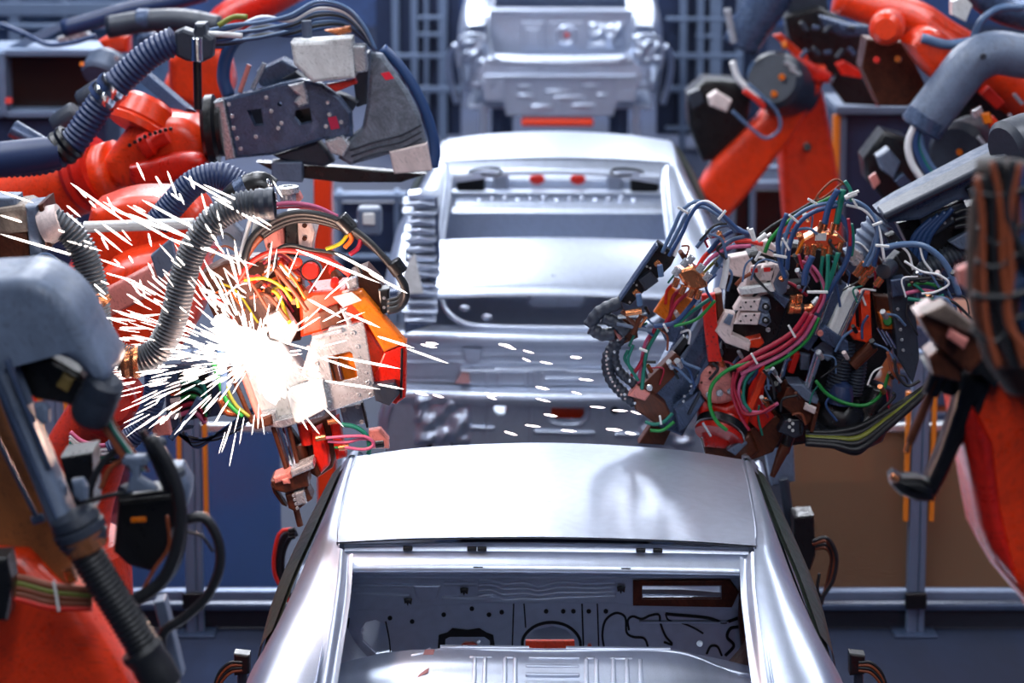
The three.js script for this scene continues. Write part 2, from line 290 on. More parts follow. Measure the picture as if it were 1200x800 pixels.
// a pressed bead: a half-round ridge lying on a panel (points in the car's own frame)
const bead = (pts, r, nu) => tube(pts.map(p => V(...p)), r, nu || pts.length * 5, 7);
function makeCar(label, x, y, d) {
  const c = thing('car_body', label, 'car body');
  c.position.set(x, y, -d); c.rotation.y = LINE_YAW; c.updateMatrixWorld(true);
  c.userData.traced = (name, geo, m, l) => part(c, name, geo.applyMatrix4(c.matrixWorld.clone().invert()), m, l);
  part(c, 'roof_panel', roofGeo, SILVER);
  part(c, 'rear_pillar', sideL, SILVER); part(c, 'rear_pillar', sideR, SILVER);
  part(c, 'quarter_panel', qL, SILVER); part(c, 'quarter_panel', qR, SILVER);
  part(c, 'door_panel', dL, SILVER); part(c, 'door_panel', dR, SILVER);
  part(c, 'front_pillar', aL, SILVER); part(c, 'front_pillar', aR, SILVER);
  part(c, 'hood_panel', hoodGeo, SILVER);
  for (const s of [-1, 1]) {
    part(c, 'roof_seam', bead([[s * 0.652, -0.058, -0.94], [s * 0.641, -0.026, -0.45], [s * 0.627, -0.018, -0.1], [s * 0.614, -0.024, 0.0]], 0.0035, 30), SILVER);
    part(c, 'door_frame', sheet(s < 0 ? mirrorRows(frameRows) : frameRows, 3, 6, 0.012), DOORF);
    part(c, 'window_flange', sheet((s < 0 ? mirrorRows : r => r)([[[0.57, -0.045, 0.02], [0.588, -0.05, 0.03], [0.604, -0.03, 0.03], [0.612, -0.028, 0.03]], [[0.565, -0.12, 0.16], [0.583, -0.12, 0.17], [0.598, -0.095, 0.16], [0.606, -0.09, 0.16]], [[0.572, -0.22, 0.36], [0.59, -0.22, 0.37], [0.603, -0.195, 0.36], [0.612, -0.19, 0.36]], [[0.595, -0.43, 0.66], [0.612, -0.43, 0.67], [0.626, -0.41, 0.66], [0.635, -0.405, 0.66]]]), 4, 8, 0.006), SILVER);
    part(c, 'side_inner_panel', sheet((s < 0 ? mirrorRows : r => r)([[[0.69, -0.1, -0.75], [0.74, -0.35, -0.75], [0.76, -0.8, -0.75]], [[0.66, -0.08, -0.1], [0.71, -0.3, -0.1], [0.74, -0.8, -0.1]], [[0.62, -0.16, 0.3], [0.69, -0.38, 0.3], [0.74, -0.8, 0.3]], [[0.645, -0.42, 0.7], [0.70, -0.5, 0.7], [0.74, -0.8, 0.7]]]), 4, 5, 0.006), SILVER);
    part(c, 'front_fender', sheet((s < 0 ? mirrorRows : r => r)([[[0.79, -0.56, -2.15], [0.86, -0.64, -2.2], [0.88, -0.85, -2.3], [0.87, -1.1, -2.4]], [[0.79, -0.73, -2.7], [0.85, -0.78, -2.7], [0.86, -0.84, -2.7], [0.85, -0.92, -2.7]], [[0.73, -0.95, -3.25], [0.80, -0.98, -3.2], [0.82, -1.02, -3.2], [0.80, -1.1, -3.15]]]), 4, 5, 0.006), SILVER);
    part(c, 'rocker', box(0.12, 0.12, 2.4, s * 0.83, -1.18, -1.3, 0.03), SILVER);
  }
  part(c, 'floor_pan', box(1.6, 0.03, 4.2, 0, -1.2, -1.0, 0.01), SILVER);
  part(c, 'front_panel', box(1.5, 0.2, 0.04, 0, -1.05, -3.2, 0.015), SILVER);
  part(c, 'cowl', box(1.42, 0.12, 0.25, 0, -0.53, -2.08, 0.03), SILVER);
  return c;
}
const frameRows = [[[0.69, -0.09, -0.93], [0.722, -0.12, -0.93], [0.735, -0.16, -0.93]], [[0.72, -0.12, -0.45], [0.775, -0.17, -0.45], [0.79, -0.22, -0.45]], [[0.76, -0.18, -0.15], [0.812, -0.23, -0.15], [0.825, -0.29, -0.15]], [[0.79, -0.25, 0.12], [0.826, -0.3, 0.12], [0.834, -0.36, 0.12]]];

// --- the body in front, seen into through its open rear window
const o1 = P(640, 631, 6.3), car1 = makeCar('silver bare car body with open rear window, under the sparking welding gun', o1.x, o1.y, 6.3);
{
  const T = car1.userData.traced;
  // rear header: dark inner strip under the roof edge, then the bright lip
  part(car1, 'header_strip', sheet([[-0.6, -0.2, 0.2, 0.6].map(x => [x, -0.012 - 0.03 * x * x, -0.004]), [-0.6, -0.2, 0.2, 0.6].map(x => [x, -0.03 - 0.03 * x * x, -0.03]), [-0.6, -0.2, 0.2, 0.6].map(x => [x, -0.055 - 0.02 * x * x, -0.02])], 6, 4, 0.004), SILVER);
  const lip = [[-0.605, -0.3, 0, 0.3, 0.605].map(x => [x, -0.052 - 0.01 * x * x, -0.02]), [-0.605, -0.3, 0, 0.3, 0.605].map(x => [x, -0.062 - 0.01 * x * x, 0.006]), [-0.605, -0.3, 0, 0.3, 0.605].map(x => [x, -0.078 - 0.012 * x * x, 0.028]), [-0.605, -0.3, 0, 0.3, 0.605].map(x => [x, -0.09 - 0.012 * x * x, 0.03])];
  part(car1, 'window_header', sheet(lip, 8, 4, 0.006), SILVER);
  for (const [x0, x1] of [[-0.49, -0.33], [0.02, 0.56]]) part(car1, 'header_recess', bead(Array.from({ length: 25 }, (_, i) => { const q = i / 24 * Math.PI * 2, w = (x1 - x0) / 2, c = Math.cos(q), s = Math.sin(q), x = (x0 + x1) / 2 + w * Math.sign(c) * Math.pow(Math.abs(c), 0.35), v = 0.5 + 0.36 * Math.sign(s) * Math.pow(Math.abs(s), 0.6); return [x, -0.0515 - 0.026 * v - 0.01 * x * x, -0.018 + 0.044 * v]; }), 0.0035, 90), SILVER);
  for (const x of [-0.41, -0.22, -0.19, 0.28, 0.33]) part(car1, 'clip', box(0.028, 0.012, 0.012, x, -0.036, -0.008, 0.002), BLACK);
  for (const x of [-0.2, 0.235]) part(car1, 'clip', box(0.03, 0.01, 0.01, x, -0.08, 0.03, 0.002), BLACK);
  { const g = new THREE.SphereGeometry(0.018, 16, 8); g.scale(1, 0.22, 0.8); g.translate(0, 0.016, -0.28); part(car1, 'antenna_boss', g, SILVER); }
  // bulkhead behind the rear seats
  const D = 7.05;
  T('bulkhead', slab([[366, 700], [905, 700], [912, 800], [360, 800]], D, 0.02, { bev: 0.003, holes: [[[424, 752], [421, 738], [428, 728], [440, 725], [452, 730], [458, 742], [460, 764], [440, 767]], [[614, 772], [615, 748], [626, 737], [648, 732], [664, 737], [674, 748], [676, 772]]] }), SILVER);
  T('cross_beam', slab([[366, 668], [900, 668], [900, 716], [760, 714], [720, 708], [560, 708], [400, 718], [366, 720]], D - 0.06, 0.06, { bev: 0.008, holes: [trect(799, 694, 49, 10, 0)] }), SILVER);
  for (const [ya, yb, x0, x1] of [[676, 676, 372, 890], [685, 686, 392, 486], [694, 697, 392, 480], [684, 684, 520, 560], [700, 700, 518, 570]]) T('pressed_bead', rodPx(x0, ya, x1, yb, 5, D - 0.06), SILVER);
  for (let k = 0; k < 4; k++) T('pressed_bead', tube([[560, 680 + k * 6], [575, 679 + k * 6], [590, 684 + k * 6], [615, 683 + k * 6], [632, 687 + k * 5], [655, 682 + k * 6], [690, 684 + k * 5], [722, 683 + k * 5]].map(([x, y]) => P(x, y, D - 0.06)), 0.006, 60), SILVER);
  T('tab', slab([[484, 686], [516, 686], [512, 702], [504, 706], [494, 705], [488, 700]], D - 0.07, 0.02, { bev: 0.005 }), SILVER);
  bolt(car1, 0, 0, 1, 1).removeFromParent();
  T('rust_stained_beam', slab([[742, 681], [856, 680], [866, 694], [858, 712], [742, 710]], D - 0.075, 0.02, { bev: 0.004, holes: [trect(799, 694, 48, 9.5, 0)] }), mat('rust stained steel', 0x7c3a22, 0.5, 0.4, { map: grime }), 'reddish brown stained section of the beam');
  T('light_catch_plate', slab(trect(799, 700, 52, 34, 0), D + 0.08, 0.01, { bev: 0.002, lean: -1.05 }), SILVER);  // added plate, leaned back to catch light and brighten the beam slot
  T('orange_support', slab([[606, 750], [684, 750], [684, 772], [606, 772]], 7.3, 0.012), ORANGE, 'orange support seen through the arch');
  T('plate_fold', slab([[751, 690], [800, 690], [848, 694], [848, 699], [815, 698], [800, 697], [751, 696]], D - 0.02, 0.006, { bev: 0.002 }), SILVER);
  T('end_bracket', slab([[868, 678], [896, 680], [898, 790], [872, 790], [866, 730]], D - 0.1, 0.05, { bev: 0.01 }), RUST);
  for (let k = 0; k < 4; k++) T('tab', slab(rect(880, 686 + k * 14, 890, 693 + k * 14), D - 0.11, 0.02), SILVER);
  T('recess_frame', slab([[512, 772], [514, 745], [524, 742], [530, 737], [548, 739], [562, 737], [570, 742], [578, 745], [582, 772]], D - 0.01, 0.02, { bev: 0.003, holes: [[[520, 772], [521, 748], [527, 745], [568, 745], [575, 750], [576, 772]]] }), SEALER);
  // seam sealer lines on the right half
  const seal = (pts, w = 3) => T('sealer_bead', tube(pts.map(([x, y]) => P(x, y, D - 0.002)), w / 2 * M(D), pts.length * 6, 6), SEALER);
  seal([[708, 760], [706, 742], [710, 726], [722, 718], [732, 722], [735, 742], [742, 746], [755, 748], [760, 760]]);
  seal([[737, 738], [736, 726], [741, 722], [752, 725], [762, 721], [772, 720], [774, 730], [780, 745], [788, 755], [778, 752]]);
  seal([[780, 719], [830, 724], [848, 729], [868, 724], [872, 728], [866, 734], [856, 736], [852, 746], [860, 756], [850, 768]], 4);
  seal([[780, 719], [783, 726], [800, 730], [814, 736], [824, 742]], 2.5);
  seal([[828, 766], [833, 757], [840, 757], [846, 768]]); seal([[614, 770], [613, 748], [626, 734], [646, 729], [666, 734], [679, 748], [680, 770]], 4);
  seal([[602, 706], [600, 768]], 2); seal([[682, 706], [684, 768]], 2.4); seal([[700, 706], [702, 768]], 2); seal([[614, 707], [616, 735]], 2);
  seal([[409, 724], [407, 745], [412, 760], [428, 775]], 2.2); seal([[452, 728], [456, 748], [458, 768]], 2);
  for (const [x, y] of [[457, 724], [483, 728], [520, 720], [573, 720], [640, 716], [660, 716], [672, 716], [690, 716], [710, 716], [480, 708], [425, 708], [553, 713], [588, 717]]) T('plug', rodPx(x, y, x, y + 0.1, 6, D - 0.004, D + 0.01, 8), SEALER);
  for (const [x, y] of [[478, 705], [544, 693], [728, 691]]) T('clip', slab([[x - 5, y - 3], [x - 1, y - 4], [x + 5, y - 3], [x + 4, y + 4], [x + 1, y + 2], [x, y + 6], [x - 2, y + 2], [x - 4, y + 3]], D - 0.08, 0.012), BLACK);
  for (const [x, y, r, m] of [[820, 754, 4.4, SILVER], [561, 752, 2.4, SILVER]]) T('grommet', rodPx(x, y, x, y + 0.1, r * 2, D - 0.01, D + 0.01, 12), m);
  for (const [x, y, w] of [[550, 757, 10], [691, 759, 3]]) T('orange_cap', slab([[x - w, y + 8], [x - w, y], [x - w * 0.5, y - 4], [x + w * 0.5, y - 4], [x + w, y], [x + w, y + 8]], D - 0.012, 0.02, { bev: 0.002 }), ORANGE);
  // inner wheel arch, left: shiny crumpled pressing; right: same, reddened
  for (const [s, m] of [[-1, SILVER], [1, RUST]]) part(car1, 'wheel_arch', sheet([[-0.62, -0.34, 0.25], [-0.58, -0.42, 0.2], [-0.55, -0.5, 0.1]].map((_, i) => [0, 1, 2, 3].map(k => [s * (0.72 - 0.05 * k - (i % 2) * 0.015), -0.34 - 0.06 * k + 0.02 * Math.sin(k * 2 + i), -0.45 + i * 0.18 + 0.03 * k])), 5, 5, 0.005), m);
  T('speaker_box', slab([[378, 686], [388, 684], [392, 712], [386, 744], [366, 744], [368, 716]], 6.35, 0.08, { bev: 0.01 }), SILVER);
  T('grommet', rodPx(393, 738, 393, 738.1, 10, 6.5, 6.52, 10), BLACK);
  // parcel shelf with pressed ribs
  const shelfRows = [[-0.66, -0.352, -0.01], [-0.4, -0.352, 0], [0, -0.352, 0], [0.4, -0.352, 0], [0.66, -0.352, -0.01]];
  part(car1, 'parcel_shelf', sheet([shelfRows.map(([x, y, z]) => [x, y - 0.03 + (Math.abs(x) < 0.5 ? 0.03 : -0.03), z]), shelfRows.map(([x, y]) => [x, y - 0.02 + (Math.abs(x) < 0.5 ? 0 : -0.05), 0.05]), shelfRows.map(([x, y]) => [x, y - 0.055 + (Math.abs(x) < 0.5 ? 0 : -0.03), 0.1]), shelfRows.map(([x, y]) => [x, y - 0.085, 0.2]), shelfRows.map(([x, y]) => [x, y - 0.1, 0.66])], 5, 5, 0.005), SILVER);
  const y0 = -0.354;
  for (const [x0, x1] of [[-0.315, -0.05], [0.06, 0.37]]) part(car1, 'shelf_edge', bead([[x0, y0 + 0.012, -0.005], [x1, y0 + 0.012, -0.005]], 0.008, 4), SILVER);
  part(car1, 'shelf_edge', bead([[-0.40, y0 - 0.005, 0.02], [-0.3, y0 + 0.003, 0.0], [0, y0 + 0.005, 0], [0.40, y0 + 0.003, 0.0], [0.52, y0 - 0.03, 0.03], [0.62, y0 - 0.05, 0.05]], 0.009, 40), SILVER);
  part(car1, 'shelf_edge', bead([[-0.64, y0 - 0.09, 0.06], [-0.5, y0 - 0.055, 0.04], [-0.34, y0 + 0.003, 0.0]], 0.012, 20), SILVER);
  for (const x of [-0.21, -0.18, -0.12, -0.09, 0.12, 0.15, 0.2, 0.24, 0.28]) part(car1, 'shelf_rib', bar(V(x, y0 - 0.006, 0.03), V(x, y0 - 0.06, 0.12), 0.014, 0.02, 0.005, V(0, 1, 0)), SILVER);
  for (const [x0, x1] of [[-0.225, -0.16], [-0.12, -0.095], [-0.05, 0.1], [0.12, 0.145], [0.19, 0.255]]) part(car1, 'shelf_edge', bead([[x0, y0 - 0.004, 0.03], [x1, y0 - 0.004, 0.03]], 0.0065, 4), SILVER);
  for (const z of [0.055, 0.08, 0.105]) part(car1, 'shelf_rib', box(0.16, 0.016, 0.014, 0.02, y0 + 0.012 - z * 0.6, z, 0.005), SILVER);
  part(car1, 'gusset', sheet([[[-0.36, y0 + 0.006, 0.005], [-0.33, y0 + 0.006, 0.005]], [[-0.385, y0 - 0.05, 0.09], [-0.345, y0 - 0.035, 0.08]]], 3, 4, 0.006), STAIN, 'pinkish triangular gusset');
  for (const [x, z] of [[-0.28, 0.13], [-0.24, 0.15], [0.35, 0.11], [0.3, 0.15], [0.42, 0.1]]) { const g = new THREE.SphereGeometry(0.02, 14, 7); g.scale(1.3, 0.4, 0.8); g.translate(x, y0 + 0.012 - z * 0.62, z - 0.02); part(car1, 'dimple', g, SILVER); }
  part(car1, 'rear_panel', box(1.66, 0.6, 0.04, 0, -0.85, 1.2, 0.015), SILVER);
  part(car1, 'trunk_deck', sheet([[-0.65, -0.3, 0.3, 0.65].map(x => [x, -0.44, 0.7]), [-0.65, -0.3, 0.3, 0.65].map(x => [x, -0.46, 0.95]), [-0.65, -0.3, 0.3, 0.65].map(x => [x, -0.5, 1.2])], 4, 4, 0.005), SILVER);
  // cable clips at the outer corners
  for (const [x, y] of [[290, 762], [1002, 780]]) { const q = P(x, y, 6.05); }
}

// --- the second body: lid on, tail towards us
const o2 = P(652, 186, 12.0), car2 = makeCar('silver bare car body with its boot lid on, between two others in the line', o2.x, o2.y, 12.0);
{
  const T = car2.userData.traced;
  const lip = [[-0.6, -0.3, 0, 0.3, 0.6].map(x => [x, -0.004 - 0.045 * x * x, -0.01]), [-0.6, -0.3, 0, 0.3, 0.6].map(x => [x, -0.045 - 0.08 * x * x, 0.05]), [-0.6, -0.3, 0, 0.3, 0.6].map(x => [x, -0.075 - 0.16 * x * x, 0.06])];
  part(car2, 'window_header', sheet(lip, 6, 4, 0.006), SILVER);
  for (const s of [-1, 1]) {
    const pts = [[-0.09, 0], [-0.05, 0.014], [0.05, 0.022], [0.085, 0.012], [0.09, -0.006], [0.06, -0.018], [-0.02, -0.014]].map(([x, y]) => [s * (-0.39 - x * -1 * 1) , -0.062 + y, 0.064]);
    part(car2, 'hinge_loop', bead(pts.map(([x, y, z]) => [x, y, z]), 0.006, 40), SEALER);
    part(car2, 'hinge_pad', box(0.12, 0.022, 0.01, s * 0.40, -0.068, 0.062, 0.005), SILVER);
  }
  part(car2, 'parcel_shelf', sheet([[-0.66, 0, 0.66].map(x => [x, -0.20, 0.1]), [-0.66, 0, 0.66].map(x => [x, -0.215, 0.22]), [-0.66, 0, 0.66].map(x => [x, -0.255, 0.26])], 5, 4, 0.008), SILVER);
  for (let k = 0; k < 13; k++) part(car2, 'shelf_boss', rod(V(-0.42 + k * 0.07, -0.2, 0.17), V(-0.42 + k * 0.07, -0.185 + (k % 3) * 0.006, 0.17), 0.018, 0.012, 8), SILVER);
  part(car2, 'seat_panel', sheet([[-0.66, 0, 0.66].map(x => [x, -0.25, 0.255]), [-0.66, 0, 0.66].map(x => [x, -0.45, 0.22]), [-0.66, 0, 0.66].map(x => [x, -0.75, 0.2]), [-0.66, 0, 0.66].map(x => [x, -0.9, 0.4])], 5, 4, 0.006), SILVER);
  part(car2, 'front_bulkhead', box(1.4, 0.3, 0.03, 0, -0.72, -1.9, 0.01), SILVER);
  for (const x of [-0.13, 0.13]) { const g = new THREE.SphereGeometry(0.05, 14, 8); g.scale(1, 0.75, 0.4); g.translate(x, -0.465, -1.85); part(car2, 'red_lamp_cap', g, RED, 'red cap seen through the rear window'); }
  part(car2, 'dash_beam', box(1.36, 0.05, 0.08, 0, -0.55, -1.8, 0.02), SILVER);
  for (const s of [-1, 1]) { part(car2, 'dash_bracket', box(0.18, 0.16, 0.1, s * 0.55, -0.48, -1.82, 0.02), BLACK); part(car2, 'dash_bracket', box(0.1, 0.22, 0.08, s * 0.36, -0.5, -1.84, 0.02), SILVER); }
  // boot lid
  const lid = [[0.60, -0.318, 0.645], [0.8, -0.345, 0.648], [1.0, -0.385, 0.648], [1.14, -0.425, 0.645], [1.19, -0.455, 0.64], [1.2, -0.478, 0.64]].map(([z, y, hw]) => [-1, -0.96, -0.5, 0, 0.5, 0.96, 1].map(f => [f * hw, y - 0.02 * f * f - (Math.abs(f) === 1 ? 0.012 : 0), z]));
  part(car2, 'boot_lid', sheet(lid, 5, 5, 0.008), SILVER);
  { const g = new THREE.SphereGeometry(0.036, 16, 8); g.scale(1, 0.16, 0.6); g.translate(-0.01, -0.404, 1.075); part(car2, 'badge_hole', g, SEALER); }
  part(car2, 'spring_strut', bead([[-0.17, -0.345, 0.87], [-0.11, -0.39, 1.03]], 0.008, 4), SILVER);
  // tail: opening, seal channel, sill, recess, ribbed beam, lower beam, back panel
  const X = 0.8;
  part(car2, 'trunk_bulkhead', box(1.56, 0.5, 0.02, 0, -0.68, 0.75, 0.005), SILVER);
  part(car2, 'trunk_floor', box(1.5, 0.02, 0.5, 0, -0.9, 0.95, 0.005), SILVER);
  const tail0 = car2.children.length;
  part(car2, 'seal_channel', bead([[-0.56, -0.46, 1.19], [-0.55, -0.5, 1.2], [-0.5, -0.55, 1.215], [-0.42, -0.582, 1.225], [-0.3, -0.59, 1.23], [0.3, -0.59, 1.23], [0.42, -0.582, 1.225], [0.5, -0.55, 1.215], [0.55, -0.5, 1.2], [0.56, -0.46, 1.19]], 0.015, 80), SILVER);
  part(car2, 'trunk_box', slabLocal([[-0.1, -0.5], [0.12, -0.5], [0.16, -0.53], [0.12, -0.58], [-0.12, -0.58], [-0.15, -0.54]], 0.9, 0.1), SILVER);
  for (const [x, y] of [[-0.45, -0.5], [-0.34, -0.545], [-0.62, -0.53]]) { const g = new THREE.SphereGeometry(0.028, 12, 6); g.scale(1, 0.6, 0.4); g.translate(x, y, 1.21); part(car2, 'dimple', g, SILVER); }
  part(car2, 'tail_sill', sheet([[-X, -0.4, 0, 0.4, X].map(x => [x, -0.60, 1.2 - 0.05 * x * x]), [-X, -0.4, 0, 0.4, X].map(x => [x, -0.615, 1.27 - 0.08 * x * x]), [-X, -0.4, 0, 0.4, X].map(x => [x, -0.635, 1.29 - 0.08 * x * x]), [-X, -0.4, 0, 0.4, X].map(x => [x, -0.66, 1.29 - 0.08 * x * x])], 5, 4, 0.006), SILVER);
  part(car2, 'tail_recess', slabLocal([[-0.84, -0.64], [0.84, -0.64], [0.84, -1.0], [-0.84, -1.0]], 1.2, 0.02), SILVER);
  for (const [y, h] of [[-0.685, 0.03], [-0.74, 0.012], [-0.78, 0.012]]) part(car2, 'pressed_bead', box(1.6, h, 0.03, 0, y, 1.2, 0.006), y > -0.7 ? SILVER : SILVER);
  for (const x of [-0.41, 0.36]) part(car2, 'tab', slabLocal([[x - 0.05, -0.7], [x + 0.05, -0.7], [x + 0.04, -0.77], [x, -0.79], [x - 0.04, -0.77]], 1.225, 0.02), SILVER);
  part(car2, 'ribbed_beam', box(1.15, 0.085, 0.06, 0.1, -0.845, 1.22, 0.01), SILVER);
  for (const [x0, x1, y] of [[-0.45, -0.1, -0.81], [0.15, 0.5, -0.81], [-0.05, 0.13, -0.845], [-0.3, 0.06, -0.80]]) part(car2, 'beam_edge', bead([[x0, y, 1.255], [x1, y, 1.255]], 0.008, 4), SILVER);
  for (const x of [-0.34, -0.28, -0.14, -0.1, -0.06, 0.42, 0.46, 0.5]) part(car2, 'beam_rib', box(0.016, 0.08, 0.03, x, -0.85, 1.25, 0.005), SILVER);
  part(car2, 'gusset', sheet([[[-0.46, -0.815, 1.25], [-0.43, -0.815, 1.25]], [[-0.5, -0.87, 1.27], [-0.42, -0.87, 1.27]]], 3, 3, 0.006), STAIN, 'pinkish triangular gusset');
  part(car2, 'lower_beam', sheet([[-0.83, -0.4, 0, 0.4, 0.83].map(x => [x, -0.895, 1.25 - 0.06 * x * x]), [-0.83, -0.4, 0, 0.4, 0.83].map(x => [x, -0.905, 1.32 - 0.08 * x * x]), [-0.83, -0.4, 0, 0.4, 0.83].map(x => [x, -0.93, 1.335 - 0.08 * x * x]), [-0.83, -0.4, 0, 0.4, 0.83].map(x => [x, -0.965, 1.33 - 0.08 * x * x])], 5, 4, 0.006), SILVER);
  const hole = (x, y, r) => ({ x, y, r });
  part(car2, 'back_panel', slabLocal([[-0.86, -0.95], [0.86, -0.95], [0.84, -1.3], [-0.84, -1.3]], 1.28, 0.03, [[[-0.02, -0.985], [0.15, -0.985], [0.155, -1.03], [0.13, -1.055], [0.0, -1.055], [-0.025, -1.03]]], [hole(-0.27, -1.0, 0.038)]), SILVER);
  part(car2, 'opening_rim', bead([[-0.03, -0.975, 1.285], [0.16, -0.975, 1.285], [0.168, -1.03, 1.285], [0.135, -1.065, 1.285], [-0.005, -1.065, 1.285], [-0.04, -1.03, 1.285], [-0.03, -0.975, 1.285]], 0.009, 60), SILVER);
  part(car2, 'orange_jack_block', box(0.5, 0.16, 0.1, 0.0, -1.1, 1.12, 0.01), ORANGE, 'orange block seen through the tail opening');
  for (const [x, w, h] of [[-0.34, 0.012, 0.28], [-0.12, 0.012, 0.28], [0.24, 0.012, 0.26]]) part(car2, 'panel_step', box(w, h, 0.02, x, -1.11, 1.285, 0.004), SILVER);
  for (const [x0, x1, y] of [[-0.42, -0.3, -1.09], [-0.1, 0.2, -1.11], [0.3, 0.6, -1.12]]) part(car2, 'pressed_bead', bead([[x0, y, 1.285], [x1, y - 0.005, 1.285]], 0.011, 6), SILVER);
  for (const [x, y] of [[-0.46, -1.05], [-0.5, -1.18], [-0.4, -1.2], [0.3, -1.0], [-0.62, -1.2]]) part(car2, 'plug', rod(V(x, y, 1.275), V(x, y, 1.287), 0.022, 0.018, 10), SEALER);
  for (const s of [-1, 1]) {
    part(car2, 'lamp_housing', crumple(s * 0.56, -1.05, 1.29, 0.15, 0.14), SILVER);
    part(car2, 'bumper_corner', sheet([[0, 1, 2, 3].map(k => [s * (0.8 + 0.03 * Math.sin(k)), -0.97 - k * 0.07, 1.3 - k * 0.01]), [0, 1, 2, 3].map(k => [s * (0.85 + 0.03 * Math.sin(k)), -0.97 - k * 0.07, 1.24])].map(r => s < 0 ? r : r.slice().reverse()), 4, 4, 0.008), SILVER);
  }
  for (const m of car2.children.slice(tail0)) m.position.y -= 0.04;
}
function slabLocal(poly, z, th, holes = [], discs = []) {
  const sh = new THREE.Shape(poly.map(p => new THREE.Vector2(...p)));
  for (const h of holes) sh.holes.push(new THREE.Path(h.map(p => new THREE.Vector2(...p))));
  for (const h of discs) { const p = new THREE.Path(); p.absarc(h.x, h.y, h.r, 0, 6.2832, true); sh.holes.push(p); }
  const e = Math.min(0.004, th * 0.3), g = new THREE.ExtrudeGeometry(sh, { depth: th - 2 * e, bevelEnabled: true, bevelSize: e, bevelThickness: e, bevelOffset: -e, bevelSegments: 1, curveSegments: 10 });
  g.translate(0, 0, z - th + e); return g;
}
function crumple(x, y, z, w, h) {   // an uneven pressed pocket
  const g = new THREE.PlaneGeometry(w * 2, h * 2, 14, 12), p = g.attributes.position;
  for (let i = 0; i < p.count; i++) { const a = p.getX(i), b = p.getY(i), e = Math.max(Math.abs(a) / w, Math.abs(b) / h); p.setZ(i, e > 0.95 ? -0.02 : 0.03 * noise3(a * 14 + x * 5, b * 14 + y, 1.3) + 0.012); }
  g.translate(x, y, z); g.computeVertexNormals(); return g;
}
